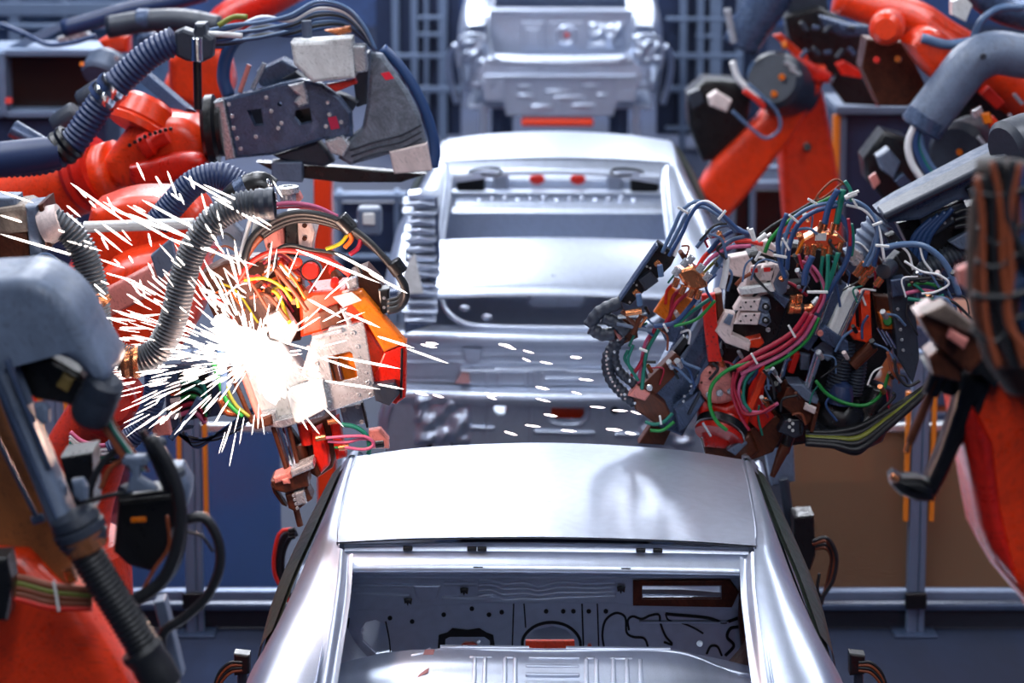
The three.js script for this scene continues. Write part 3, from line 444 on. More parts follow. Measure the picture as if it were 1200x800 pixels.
// --- the third body: boot open, no lid
const o3 = P(656, 12, 19.45), car3 = makeCar('silver bare car body with open boot and no lid, far down the line', o3.x + 0.02, o3.y + 0.406, 20.1);
{
  part(car3, 'window_header', sheet([[-0.6, 0, 0.6].map(x => [x, -0.03, 0]), [-0.6, 0, 0.6].map(x => [x, -0.08, 0.06])], 5, 4, 0.006), SILVER);
  part(car3, 'rear_shelf', box(1.26, 0.03, 0.16, 0, -0.405, 0.66, 0.012), SILVER);
  part(car3, 'trunk_bulkhead', slabLocal([[-0.8, -0.4], [0.8, -0.4], [0.8, -1.1], [-0.8, -1.1]], 0.7, 0.02), SILVER);
  part(car3, 'bulkhead_recess', box(0.2, 0.26, 0.03, -0.24, -0.63, 0.71, 0.01), SILVER); part(car3, 'bulkhead_recess', box(0.12, 0.16, 0.04, -0.24, -0.64, 0.715, 0.01), SILVER);
  part(car3, 'bulkhead_panel', box(0.3, 0.24, 0.03, 0.06, -0.62, 0.705, 0.01), SILVER);
  { const g = new THREE.TorusGeometry(0.075, 0.022, 8, 24); g.translate(0.06, -0.62, 0.725); part(car3, 'round_boss', g, SILVER); }
  { const g = new THREE.SphereGeometry(0.022, 10, 6); g.translate(0.06, -0.62, 0.73); part(car3, 'red_cap', g, RED); }
  part(car3, 'bulkhead_fold', crumple(0.4, -0.62, 0.715, 0.16, 0.12), SILVER);
  part(car3, 'trunk_floor', box(1.5, 0.02, 0.55, 0, -0.98, 0.98, 0.005), SILVER);
  for (const s of [-1, 1]) {
    part(car3, 'opening_gutter', sheet([[[s * 0.67, -0.40, 0.68], [s * 0.655, -0.56, 0.98], [s * 0.60, -0.74, 1.24], [s * 0.52, -0.78, 1.27]], [[s * 0.63, -0.40, 0.7], [s * 0.615, -0.56, 1.0], [s * 0.565, -0.72, 1.25], [s * 0.5, -0.755, 1.27]]].map(r => r), 8, 3, 0.01), SILVER);
    part(car3, 'lamp_housing', crumple(s * 0.75, -0.70, 1.21, 0.12, 0.12), SILVER);
    part(car3, 'lamp_rim', bead([[s * 0.63, -0.58, 1.22], [s * 0.75, -0.55, 1.22], [s * 0.86, -0.6, 1.2], [s * 0.88, -0.74, 1.2], [s * 0.86, -0.86, 1.2]], 0.018, 30), SILVER);
    part(car3, 'wheelhouse_edge', bead([[s * 0.90, -0.66, 1.12], [s * 0.95, -0.74, 1.05], [s * 0.965, -0.86, 1.0], [s * 0.95, -1.0, 0.95], [s * 0.9, -1.2, 0.9]], 0.03, 30), SILVER);
    part(car3, 'crash_mount', slabLocal([[s * 0.57 - 0.09, -0.93], [s * 0.57 + 0.09, -0.93], [s * 0.57 + 0.08, -1.12], [s * 0.57 - 0.08, -1.12]].sort(() => 0), 1.3, 0.05, [], [{ x: s * 0.57, y: -1.0, r: 0.035 }]), SILVER);
    part(car3, 'bracket_leg', box(0.07, 0.3, 0.06, s * 0.66, -1.32, 1.1, 0.01), SILVER);
  }
  part(car3, 'tail_sill', sheet([[-0.62, -0.3, 0, 0.3, 0.62].map(x => [x, -0.745 + 0.03 * x * x, 1.2 - 0.06 * x * x]), [-0.62, -0.3, 0, 0.3, 0.62].map(x => [x, -0.765 + 0.03 * x * x, 1.28 - 0.08 * x * x]), [-0.64, -0.3, 0, 0.3, 0.64].map(x => [x, -0.80 + 0.02 * x * x, 1.29 - 0.1 * x * x])], 5, 4, 0.008), SILVER);
  part(car3, 'rear_face', slabLocal([[-0.66, -0.79], [0.66, -0.79], [0.72, -0.9], [0.66, -1.02], [0.5, -1.08], [0.46, -1.25], [-0.46, -1.25], [-0.5, -1.08], [-0.66, -1.02], [-0.72, -0.9]], 1.26, 0.03), SILVER);
  part(car3, 'bumper_shelf', box(1.3, 0.03, 0.06, 0, -0.905, 1.28, 0.012), SILVER);
  for (const x of [-0.3, 0, 0.28]) part(car3, 'sill_slot', box(0.22, 0.022, 0.012, x - 0.02, -0.855, 1.262, 0.005), SILVER);
  for (const [x, y, w] of [[-0.3, -1.0, 0.12], [-0.02, -1.04, 0.22], [0.26, -0.99, 0.16], [-0.3, -1.08, 0.14], [0.08, -1.09, 0.3], [-0.16, -1.17, 0.2], [0.2, -1.16, 0.22], [0.36, -1.07, 0.1]]) { const g = new THREE.SphereGeometry(1, 14, 8); g.scale(w / 2, 0.022, 0.018); g.translate(x, y, 1.26); part(car3, 'panel_dimple', g, SILVER); }
  part(car3, 'orange_carrier_pad', box(0.62, 0.06, 0.2, -0.02, -1.31, 1.2, 0.02), ORANGE, 'orange pad under the tail');
}
// transport skids that carry the bodies
for (const [c, d, which] of [[car1, 6.3, 'under the body with the open rear window'], [car2, 12, 'under the body with the boot lid'], [car3, 20.1, 'under the far body with the open boot']]) {
  const h = c.position.y - 1.24, s = thing('transport_skid', 'dark steel transport skid ' + which, 'skid'); s.position.set(c.position.x, 0, c.position.z); s.rotation.y = LINE_YAW;
  for (const k of [-1, 1]) {
    part(s, 'rail', box(0.12, 0.16, 4.3, k * 0.55, 0.08, -1.0, 0.02), STEEL);
    for (const z of [0.85, -0.9, -2.8]) part(s, 'support_post', box(0.1, h - 0.16 + 0.012, 0.1, k * 0.55, 0.16 + (h - 0.16) / 2, z, 0.015), STEEL);
  }
  for (const z of [0.85, -0.9, -2.8]) part(s, 'cross_member', box(1.2, 0.1, 0.12, 0, 0.1, z, 0.015), STEEL);
}
// ---------------------------------------------------------------- robots on the left
const pedestal = (t, x, d, top, r, m = ORANGE) => {   // turned foot on the floor under a robot; x in metres
  part(t, 'base', lathe(V(x, 0, -d), V(x, top, -d), [[0, 0], [r * 1.5, 0], [r * 1.5, 0.05], [r * 1.15, 0.09], [r * 1.1, 0.5], [r, 0.55], [r * 0.95, 0.97], [r * 0.85, 1], [0, 1]], 28), m);
  for (let k = 0; k < 8; k++) { const a = k * Math.PI / 4 + 0.2; part(t, 'anchor_bolt', rod(V(x + Math.cos(a) * r * 1.35, top * 0.045, -d + Math.sin(a) * r * 1.35), V(x + Math.cos(a) * r * 1.35, top * 0.05 + 0.03, -d + Math.sin(a) * r * 1.35), 0.02, 0.02, 8), STEEL); }
};
const pts = (list, d) => list.map(([x, y, dd]) => P(x, y, dd ?? d));
const clampRing = (parent, x1, y1, x2, y2, rpx, d, m = CHROME) => part(parent, 'hose_clamp', lathe(P(x1, y1, d), P(x2, y2, d), [[rpx * 0.9 * M(d), 0], [rpx * 1.12 * M(d), 0.02], [rpx * 1.18 * M(d), 0.25], [rpx * 1.08 * M(d), 0.5], [rpx * 1.18 * M(d), 0.75], [rpx * 1.12 * M(d), 0.98], [rpx * 0.9 * M(d), 1]], 20), m);

// --- near robot with the slate cover and thick black hose
{
  const t = thing('industrial_robot', 'near robot with slate blue arm cover and thick black ribbed hose', 'robot'), D = 4.75;
  pedestal(t, -1.42, 4.95, 0.85, 0.28);
  part(t, 'lower_arm', slab([[-110, 640], [30, 650], [92, 716], [120, 760], [160, 830], [190, 960], [-10, 1080], [-110, 1080]], 4.85, 0.26, { bev: 0.05 }), ORANGE);
  part(t, 'forearm', slab([[-80, 390], [-12, 440], [30, 530], [86, 640], [84, 690], [60, 700], [-80, 640]], 4.9, 0.2, { bev: 0.03 }), mat('orange arm paint in shade', 0x9a5a2c, 0.55, 0, { map: mottle }));  // orange forearm with its shade put into a darker brown colour
  part(t, 'arm_cover', slab([[-70, 330], [0, 327], [22, 325], [46, 331], [70, 346], [89, 368], [106, 402], [127, 441], [114, 452], [98, 440], [85, 427], [60, 418], [32, 418], [17, 428], [4, 450], [-70, 470]], D - 0.08, 0.24, { bev: 0.03, round: 5 }), GREY);
  part(t, 'cover_liner', slab([[6, 440], [24, 420], [60, 420], [92, 438], [112, 462], [100, 486], [76, 474], [40, 468]], D + 0.02, 0.14, { bev: 0.01 }), BLACK);
  part(t, 'connector', slab(trect(76, 449, 8, 9, 30), D + 0.005, 0.03), mat('tan connector', 0x8a7440, 0.5, 0.2));
  part(t, 'arm_tube', barPx(-8, 400, 82, 625, 30, D - 0.02, D - 0.08, 0.1, 0.03), GREY);
  part(t, 'arm_rib', barPx(8, 420, 60, 548, 5, D - 0.1, D - 0.1, 0.03, 0.006), STEEL);
  part(t, 'arm_rib', barPx(-5, 440, 82, 640, 3, D - 0.1, D - 0.12, 0.03, 0.004), STEEL);
  for (const [x, y] of [[18, 484], [47, 484], [67, 574], [92, 574]]) { part(t, 'lug', slab([[x - 9, y - 10], [x + 4, y - 12], [x + 10, y - 3], [x + 10, y + 12], [x + 2, y + 15], [x - 6, y + 8]], D - 0.09, 0.03, { bev: 0.008 }), GREY); bolt(t, x + 1, y + 1, D - 0.085, 2.6, BLACK); }
  part(t, 'push_rod', rodPx(-10, 500, 44, 608, 6, D - 0.02), STEEL); part(t, 'rod_end', rodPx(38, 610, 52, 606, 12, D - 0.02), STEEL);
  part(t, 'slate_patch', slab([[18, 512], [30, 516], [52, 560], [50, 580], [42, 574]], D - 0.005, 0.02), STEEL);
  part(t, 'collar', lathe(P(126, 442, D - 0.05), P(104, 490, D - 0.02), [[0, 0], [0.028, 0], [0.042, 0.08], [0.046, 0.3], [0.044, 0.42], [0.047, 0.5], [0.046, 0.9], [0.04, 1], [0, 1]], 28), DARKGREY);
  for (const [dx, c, w] of [[0, 'brown', 6], [5, 'black', 6], [9, 'teal', 5], [13, 'white', 3], [16, 'brown', 4], [-4, 'brown', 5]]) cable(t, [[112 + dx, 478], [124 + dx * 0.8, 500], [138 + dx * 0.9, 522], [158 + dx, 552]], w, D, c);
  part(t, 'hose_socket', lathe(P(84, 600, D - 0.12), P(102, 640, D - 0.12), [[0, 0], [0.03, 0], [0.052, 0.06], [0.056, 0.3], [0.05, 0.36], [0.058, 0.42], [0.058, 0.62], [0.05, 0.68], [0.056, 0.74], [0.05, 0.96], [0.042, 1], [0, 1]], 30), DARKGREY);
  part(t, 'socket_ring', lathe(P(94, 622, D - 0.13), P(104, 645, D - 0.13), [[0.02, 0], [0.046, 0], [0.046, 0.9], [0.04, 1], [0.02, 1]], 28), COPPER);
  part(t, 'ribbed_hose', ribbed(pts([[92, 632], [120, 680], [150, 728], [180, 780], [205, 840]], D - 0.13), 21 * M(D), 0.012, 0.1), RUBBER);
  part(t, 'hose_sleeve', lathe(P(164, 758, D - 0.13), P(196, 806, D - 0.13), [[0.02, 0], [0.045, 0], [0.048, 0.1], [0.042, 0.3], [0.045, 0.5], [0.04, 0.95], [0.02, 1]], 24), RUBBER);
  part(t, 'junction_box', slab([[138, 586], [206, 578], [212, 590], [196, 650], [180, 672], [150, 664], [132, 648]], D + 0.05, 0.12, { bev: 0.012 }), BLACK);
  part(t, 'box_bracket', slab([[162, 508], [168, 505], [206, 576], [204, 580], [136, 588], [138, 582], [190, 574]], D - 0.01, 0.03), BLACK);
  part(t, 'grey_clip', slab([[142, 540], [146, 535], [170, 535], [174, 540], [172, 546], [164, 548], [163, 560], [180, 570], [184, 575], [148, 578], [150, 566], [154, 556], [150, 547], [143, 546]], D - 0.03, 0.03, { bev: 0.006 }), GREY);
  part(t, 'label_plate', slab(trect(162, 609, 9, 3, -3), D + 0.045, 0.006), AMBER);
  for (const [x, y] of [[183, 521], [205, 556], [143, 576]]) part(t, 'knob', rodPx(x, y, x + 8, y - 4, 14, D, D + 0.02), DARKGREY);
  part(t, 'end_cap', slab([[196, 552], [210, 552], [222, 572], [220, 590], [214, 606], [204, 590]], D + 0.1, 0.1, { bev: 0.02 }), GREY);
  cable(t, [[176, 512], [198, 546], [211, 590], [208, 640], [190, 680], [158, 704]], 17, D - 0.02, 'black');
  cable(t, [[186, 530], [206, 566], [216, 612], [208, 660], [180, 694], [150, 712]], 9, D, 'black');
  cable(t, [[220, 608], [238, 606], [254, 628], [258, 660], [244, 696], [215, 724], [192, 740], [190, 770]], 13, D + 0.1, 'black');
  cable(t, [[214, 622], [236, 628], [250, 646]], 4, D + 0.1, 'black');
  cable(t, [[150, 520], [128, 534], [112, 556], [104, 580]], 9, D + 0.02, 'black'); cable(t, [[150, 535], [130, 548], [118, 572]], 7, D + 0.02, 'brown');
  cable(t, [[100, 588], [130, 580], [146, 578]], 6, D, 'black'); cable(t, [[196, 604], [198, 640], [180, 668], [168, 690]], 5, D, 'brown');
  for (const [k, c] of [[0, 'brown'], [6, 'olive'], [12, 'brown'], [19, 'brown'], [25, 'red']]) cable(t, [[-20, 676 + k], [20, 676 + k], [60, 686 + k], [108, 692 + k * 0.8]], 9, D - 0.06, c);
  tie(t, 66, 698, 80, 36, D - 0.13);
  part(t, 'cable_box', slab([[-40, 656], [8, 654], [14, 690], [8, 728], [-40, 730]], D - 0.12, 0.08, { bev: 0.01 }), BLACK);
  part(t, 'copper_lug', slab([[72, 668], [84, 664], [90, 682], [78, 686]], D - 0.02, 0.02), COPPER);
  part(t, 'strut', barPx(188, 700, 210, 790, 14, D + 0.2, D + 0.2, 0.05), GREY);
  part(t, 'valve', slab([[70, 536], [108, 530], [110, 600], [88, 612]], D + 0.1, 0.1), BLACK);
}

// --- robot that carries the sparking gun
{
  const t = thing('industrial_robot', 'orange robot with looping grey ribbed hose, holding the sparking gun', 'robot');
  pedestal(t, P(70, 500, 7.9).x, 7.9, 1.2, 0.26);
  part(t, 'lower_arm', limb([[60, 690, 7.9, 60], [90, 560, 7.9, 52], [130, 470, 7.75, 44]], 20), ORANGE);
  part(t, 'elbow_flange', lathe(P(132, 474, 7.3), P(132, 470, 7.8), [[0, 0], [0.06, 0], [0.075, 0.03], [0.085, 0.1], [0.085, 0.3], [0.12, 0.34], [0.12, 1], [0, 1]], 30), RED);
  part(t, 'upper_arm', slab([[118, 320], [150, 306], [205, 300], [236, 330], [232, 372], [212, 408], [180, 432], [142, 440], [118, 420], [108, 370]], 7.2, 0.34, { bev: 0.06, round: 5 }), ORANGE);
  part(t, 'upper_arm_cover', slab([[104, 246], [150, 232], [215, 236], [240, 262], [236, 330], [190, 345], [120, 350], [96, 300]], 7.45, 0.3, { bev: 0.05, round: 5 }), ORANGE);
  part(t, 'pale_casting', slab([[112, 344], [196, 300], [224, 300], [224, 322], [118, 378]], 7.18, 0.06, { bev: 0.02 }), PINK);
  part(t, 'cross_tube', rodPx(98, 266, 228, 262, 14, 7.05), WHITE);
  part(t, 'side_plate', slab([[176, 300], [200, 280], [206, 310], [186, 330]], 7.1, 0.05), GREY);
  const D = 6.25;
  part(t, 'wrist_motor', slab([[-40, 262], [32, 268], [36, 302], [16, 322], [-40, 326]], D, 0.18, { bev: 0.015 }), RUST);
  part(t, 'motor_cap', slab([[-40, 250], [26, 240], [34, 244], [36, 272], [-40, 280]], D - 0.02, 0.16, { bev: 0.012 }), mat('tan cast housing', 0x9c8f86, 0.55, 0.2, { map: grime }));
  part(t, 'motor_ring', slab([[28, 242], [44, 240], [50, 300], [34, 302]], D - 0.03, 0.14, { bev: 0.02 }), GREY);
  part(t, 'motor_top', slab([[-20, 232], [18, 232], [20, 246], [-20, 250]], D, 0.1), GREY);
  part(t, 'flange', slab([[44, 240], [50, 238], [60, 290], [54, 294]], D - 0.03, 0.16), RUST);
  part(t, 'hose_nozzle', lathe(P(50, 266, D), P(72, 258, D), [[0, 0], [0.05, 0], [0.056, 0.3], [0.05, 1], [0, 1]], 24), BONE);
  for (const [k, c] of [[0, 'slate'], [5, 'black'], [10, 'slate'], [15, 'white'], [20, 'brown']]) cable(t, [[30, 312 + k * 0.5], [52, 298 + k * 0.6], [66, 306 + k * 0.7], [68, 326 + k * 0.5], [48, 330 + k]], 6, D - 0.05 - k * 0.002, c);
  part(t, 'motor_end', lathe(P(42, 330, D - 0.1), P(54, 322, D + 0.05), [[0, 0], [0.045, 0], [0.06, 0.2], [0.06, 1], [0, 1]], 24), BLACK);
  part(t, 'clear_cap', lathe(P(44, 330, D - 0.13), P(46, 328, D - 0.08), [[0, 0], [0.02, 0.02], [0.026, 0.3], [0.026, 1], [0, 1]], 20), GREY);
  const loop = [[58, 258], [78, 268], [96, 292], [107, 325], [112, 355], [116, 385], [130, 410], [155, 422], [180, 414], [197, 390], [208, 355], [216, 320], [230, 285], [252, 256], [285, 240], [318, 238]];
  part(t, 'ribbed_hose', ribbed(pts(loop, D), 17.5 * M(D), 0.0115, 0.14), HOSE);
  clampRing(t, 103, 346, 118, 362, 17, D, COPPER); clampRing(t, 144, 424, 164, 424, 17, D, COPPER); clampRing(t, 300, 240, 322, 238, 17, D, DARKGREY);
  part(t, 'navy_hose', ribbed(pts([[182, 432], [182, 455], [174, 484], [158, 508], [132, 528]], 7.0), 14 * M(7), 0.012, 0.07), NAVY);
  part(t, 'navy_hose', ribbed(pts([[284, 218], [258, 206], [228, 214], [204, 238], [184, 262]], 7.3), 17 * M(7.3), 0.013, 0.06), NAVY);
  for (const [k, c] of [[0, 'pink'], [6, 'white'], [12, 'white'], [18, 'teal'], [24, 'black']]) cable(t, [[82, 506 + k * 0.6], [96, 517 + k * 0.8], [118, 522 + k * 0.8], [142, 516 + k]], 6, 7.1, c);
  part(t, 'red_bracket', slab([[176, 494], [196, 490], [200, 510], [180, 512]], 7.1, 0.05), PINK);
  for (const [x, y] of [[150, 460], [158, 478], [112, 470]]) bolt(t, x, y, 7.28, 4, RED);
  // valve manifold hanging beside the arm
  part(t, 'manifold_frame', slab([[192, 430], [240, 428], [246, 436], [208, 438], [210, 500], [226, 502], [196, 510]], 7.3, 0.04), STEEL);
  part(t, 'manifold_body', slab([[208, 436], [244, 434], [246, 486], [212, 496]], 7.36, 0.08), BLACK);
  for (let k = 0; k < 5; k++) { cable(t, [[206, 452 + k * 9], [226, 446 + k * 9], [238, 452 + k * 10], [240, 480 + k * 4]], 6, 7.3, ['teal', 'teal', 'green', 'crimson', 'pink'][k]); part(t, 'fitting', rodPx(200, 452 + k * 9, 212, 450 + k * 9, 7, 7.29), k % 2 ? COPPER : BONE); }
  cable(t, [[234, 466], [224, 484], [212, 500], [200, 514]], 8, 7.26, 'slate');
  for (let k = 0; k < 8; k++) cable(t, [[196 + k * 3, 500 + k], [215 + k * 2, 510 + k * 2], [250 + k * 2, 515 - k * 2], [285 + k * 3, 500 - k * 4]], 4, 7.3, ['black', 'slate', 'black', 'navy'][k % 4]);
  part(t, 'manifold_foot', slab([[228, 448], [262, 446], [264, 486], [240, 490]], 7.45, 0.06), STEEL);
}

// --- robot behind with the navy hose and the slate gripper
{
  const t = thing('industrial_robot', 'orange robot with blue ribbed hose, holding the slate gripper plate', 'robot'), D = 8.6;
  pedestal(t, P(-210, 400, 9.2).x, 9.2, 1.3, 0.3);
  part(t, 'lower_arm', limb([[-215, 560, 9.2, 62], [-200, 420, 9.1, 60], [-190, 300, 9.0, 66]], 16), ORANGE);
  part(t, 'forearm', limb([[-200, 300, 8.95, 60], [-60, 262, 8.8, 52], [40, 230, 8.7, 44], [105, 210, 8.65, 40], [140, 200, 8.62, 38]], 24, 24), ORANGE);
  part(t, 'wrist_collar', lathe(P(92, 208, 8.65), P(118, 198, 8.62), [[0.1, 0], [0.142, 0.02], [0.15, 0.2], [0.14, 0.4], [0.15, 0.6], [0.142, 0.98], [0.1, 1]], 32), RED);
  part(t, 'wrist_body', slab([[118, 190], [134, 168], [150, 150], [180, 138], [214, 140], [238, 156], [246, 178], [240, 200], [222, 214], [190, 222], [150, 224], [126, 214]], 8.5, 0.3, { bev: 0.06, round: 5 }), ORANGE);
  part(t, 'wrist_top', lathe(P(160, 152, 8.55), P(178, 118, 8.6), [[0, 0], [0.12, 0], [0.125, 0.2], [0.115, 0.28], [0.12, 0.34], [0.105, 0.85], [0.085, 1], [0, 1]], 32), ORANGE);
  part(t, 'gear_rim', lathe(P(164, 174, 8.42), P(196, 158, 8.42), [[0, 0], [0.03, 0], [0.05, 0.1], [0.05, 0.4], [0.035, 0.5], [0.035, 1], [0, 1]], 28), RED);
  for (let k = 0; k < 9; k++) bolt(t, 152 + k * 6, 170 - k * 2.4 - Math.sin(k * 0.4) * 3, 8.38, 2.4, BLACK);
  part(t, 'wrist_flange', slab([[150, 196], [200, 182], [232, 182], [238, 196], [210, 212], [170, 222], [152, 214]], 8.36, 0.1, { bev: 0.03, round: 4 }), RED);
  part(t, 'hose', ribbed(pts([[-30, 190], [30, 190], [62, 184], [86, 166], [106, 138], [128, 108], [152, 84], [178, 62], [206, 47]], 8.3), 18 * M(8.3), 0.02, 0.09), NAVY);
  clampRing(t, 118, 116, 136, 98, 18, 8.3, CHROME); clampRing(t, 70, 176, 84, 164, 20, 8.3, BLACK);
  part(t, 'hose_boot', lathe(P(-40, 192, 8.28), P(72, 178, 8.28), [[0, 0], [0.066, 0], [0.07, 0.3], [0.066, 0.8], [0.06, 1], [0, 1]], 20), NAVY);
  part(t, 'clamp_block', slab([[204, 38], [214, 34], [226, 38], [228, 28], [240, 28], [242, 40], [250, 46], [248, 68], [236, 74], [218, 72], [206, 66]], 8.25, 0.1, { bev: 0.012 }), DARKGREY);
  part(t, 'clamp_post', rodPx(231, 66, 232, 128, 10, 8.3), BLACK);
  part(t, 'clamp_bolt', rodPx(231, 44, 231, 72, 14, 8.16), CHROME);
  part(t, 'tool_flange', lathe(P(240, 152, 8.5), P(262, 150, 8.5), [[0, 0], [0.12, 0], [0.135, 0.2], [0.135, 0.6], [0.11, 0.75], [0.11, 1], [0, 1]], 32), BLACK);
  part(t, 'grey_strut', barPx(168, 88, 222, 134, 14, 8.9, 8.7, 0.06), STEEL);
  part(t, 'dark_motor', lathe(P(96, 122, 8.9), P(124, 104, 8.9), [[0, 0], [0.05, 0], [0.056, 0.1], [0.056, 0.9], [0.05, 1], [0, 1]], 24), DARKGREY);
  part(t, 'dark_motor', lathe(P(66, 150, 9.0), P(92, 132, 9.0), [[0, 0], [0.05, 0], [0.056, 0.1], [0.056, 0.9], [0.05, 1], [0, 1]], 24), DARKGREY);
  part(t, 'grey_tube', rodPx(14, 150, 72, 184, 22, 8.9), STEEL);
}
{
  const t = thing('gripper_plate', 'slate grey gripper plate with square openings, bolted to the orange wrist', 'gripper'), D = 8.45;
  part(t, 'main_plate', slab([[262, 116], [300, 106], [330, 97], [352, 93], [376, 98], [398, 114], [412, 132], [414, 160], [400, 162], [378, 164], [352, 172], [320, 182], [276, 186]], D, 0.06, { bev: 0.012, holes: [[[342, 126], [366, 122], [370, 146], [350, 151], [341, 140]], [328, 122, 6.5], [[285, 127], [309, 123], [313, 150], [296, 152]]] }), STEEL);
  part(t, 'back_plate', slab([[284, 124], [312, 121], [316, 152], [290, 156]], D + 0.12, 0.03), DARKGREY); part(t, 'back_plate', slab([[336, 118], [374, 116], [376, 156], [340, 158]], D + 0.12, 0.03), BLACK);
  part(t, 'edge_plate', slab([[250, 120], [262, 117], [276, 186], [264, 188]], D - 0.01, 0.1), ALU);
  part(t, 'hook', slab([[337, 100], [356, 96], [360, 108], [362, 122], [350, 126], [344, 120], [350, 112], [344, 108]], D - 0.02, 0.04, { bev: 0.008 }), ALU);
  part(t, 'lower_jaw', slab([[318, 182], [352, 171], [372, 164], [384, 176], [392, 190], [380, 196], [340, 192]], D + 0.05, 0.08, { bev: 0.015 }), DARKGREY);
  part(t, 'jaw_block', slab([[380, 166], [402, 160], [410, 170], [402, 184], [388, 180]], D - 0.04, 0.06), ALU);
  part(t, 'side_panel', slab([[434, 62], [448, 64], [462, 84], [478, 108], [492, 136], [500, 168], [474, 176], [440, 186], [410, 194], [396, 186], [402, 168], [424, 150], [430, 120]], D + 0.02, 0.06, { bev: 0.014 }), mat('pale zinc plate', 0x8e9cb0, 0.45, 0.35, { map: grime }));
  part(t, 'tip_plate', slab([[456, 178], [500, 168], [506, 200], [462, 204]], D, 0.06), BONE);
  for (let k = 0; k < 3; k++) part(t, 'panel_seam', tube(pts([[410 + k * 2, 176 + k * 7], [440, 166 + k * 7], [470, 158 + k * 8], [494, 146 + k * 8]], D - 0.045 + 0.06), 0.004, 24), DARKGREY);
  part(t, 'white_box', slab([[340, 50], [412, 46], [416, 92], [366, 97], [344, 76]], D - 0.1, 0.16, { bev: 0.014 }), WHITE);
  part(t, 'box_flange', slab([[412, 54], [428, 54], [430, 84], [416, 86]], D - 0.08, 0.1), ALU);
  for (const [x, y] of [[417, 59], [418, 81]]) bolt(t, x, y, D - 0.07, 4, BLACK);
  part(t, 'red_wedge', slab([[382, 100], [412, 94], [416, 92], [418, 98], [394, 108]], D - 0.05, 0.06), RED);
  part(t, 'red_sticker', slab([[384, 138], [394, 136], [398, 150], [388, 152]], D - 0.002, 0.006, { bev: 0 }), mat('magenta sticker', 0xb81440, 0.6, 0));
  part(t, 'red_sticker', slab([[446, 86], [456, 84], [462, 92], [452, 94]], D + 0.018, 0.006, { bev: 0 }), mat('scarlet sticker', 0xe8203a, 0.6, 0));
  for (const [x, y] of [[268, 122], [272, 136], [274, 150], [278, 162], [282, 174], [300, 160], [318, 130], [326, 150], [330, 144], [384, 120], [386, 134], [400, 143], [382, 148], [312, 114]]) bolt(t, x, y, D, 2.6, ALU);
  for (const [x0, y0, x1, y1, m] of [[281, 108, 292, 76, PINK], [296, 104, 310, 74, ALU]]) part(t, 'guide_rod', rodPx(x0, y0, x1, y1, 6, D + 0.05), m);
  part(t, 'upper_block', slab([[300, 84], [330, 70], [348, 80], [344, 96], [316, 104], [304, 100]], D + 0.1, 0.12), STEEL);
  part(t, 'upper_block', slab([[330, 92], [346, 84], [366, 100], [404, 112], [420, 120], [412, 132], [380, 104]], D + 0.08, 0.08), DARKGREY);
  cable(t, [[448, 56], [466, 74], [486, 104], [502, 140], [510, 176], [508, 196]], 13, D + 0.12, 'navy');
  for (let k = 0; k < 9; k++) cable(t, [[236, 38 + k * 2], [270, 30 + k * 3], [306, 26 + k * 3 - (k % 3) * 6], [340, 18 + k * 3], [372, 2 + k * 4], [404, 8 + k * 3], [426, 30 + k * 2], [440, 58]], 5, D - 0.1 + k * 0.03, ['slate', 'navy', 'white', 'slate', 'black', 'navy', 'slate', 'black', 'navy'][k]);
  cable(t, [[241, 39], [258, 40], [284, 42]], 7, D - 0.14, 'white'); cable(t, [[256, 30], [274, 20], [290, 20]], 7, D - 0.16, 'olive');
  part(t, 'clear_cylinder', rodPx(359, 24, 360, 44, 12, D - 0.05), GREY); part(t, 'solenoid', slab([[380, 36], [410, 31], [412, 38], [396, 42]], D - 0.12, 0.05), COPPER);
  cable(t, [[268, 112], [262, 92], [266, 64], [276, 46]], 16, D + 0.15, 'navy');
  part(t, 'valve_bank', slab([[410, 66], [432, 62], [430, 122], [418, 126]], D + 0.14, 0.1), DARKGREY);
  part(t, 'hanging_skirt', slab([[300, 190], [400, 196], [470, 202], [500, 204], [470, 214], [400, 214], [330, 206]], D + 0.1, 0.06), BLACK);
  part(t, 'skirt_block', slab([[318, 190], [354, 190], [354, 214], [318, 212]], D + 0.02, 0.08), GREY);
}
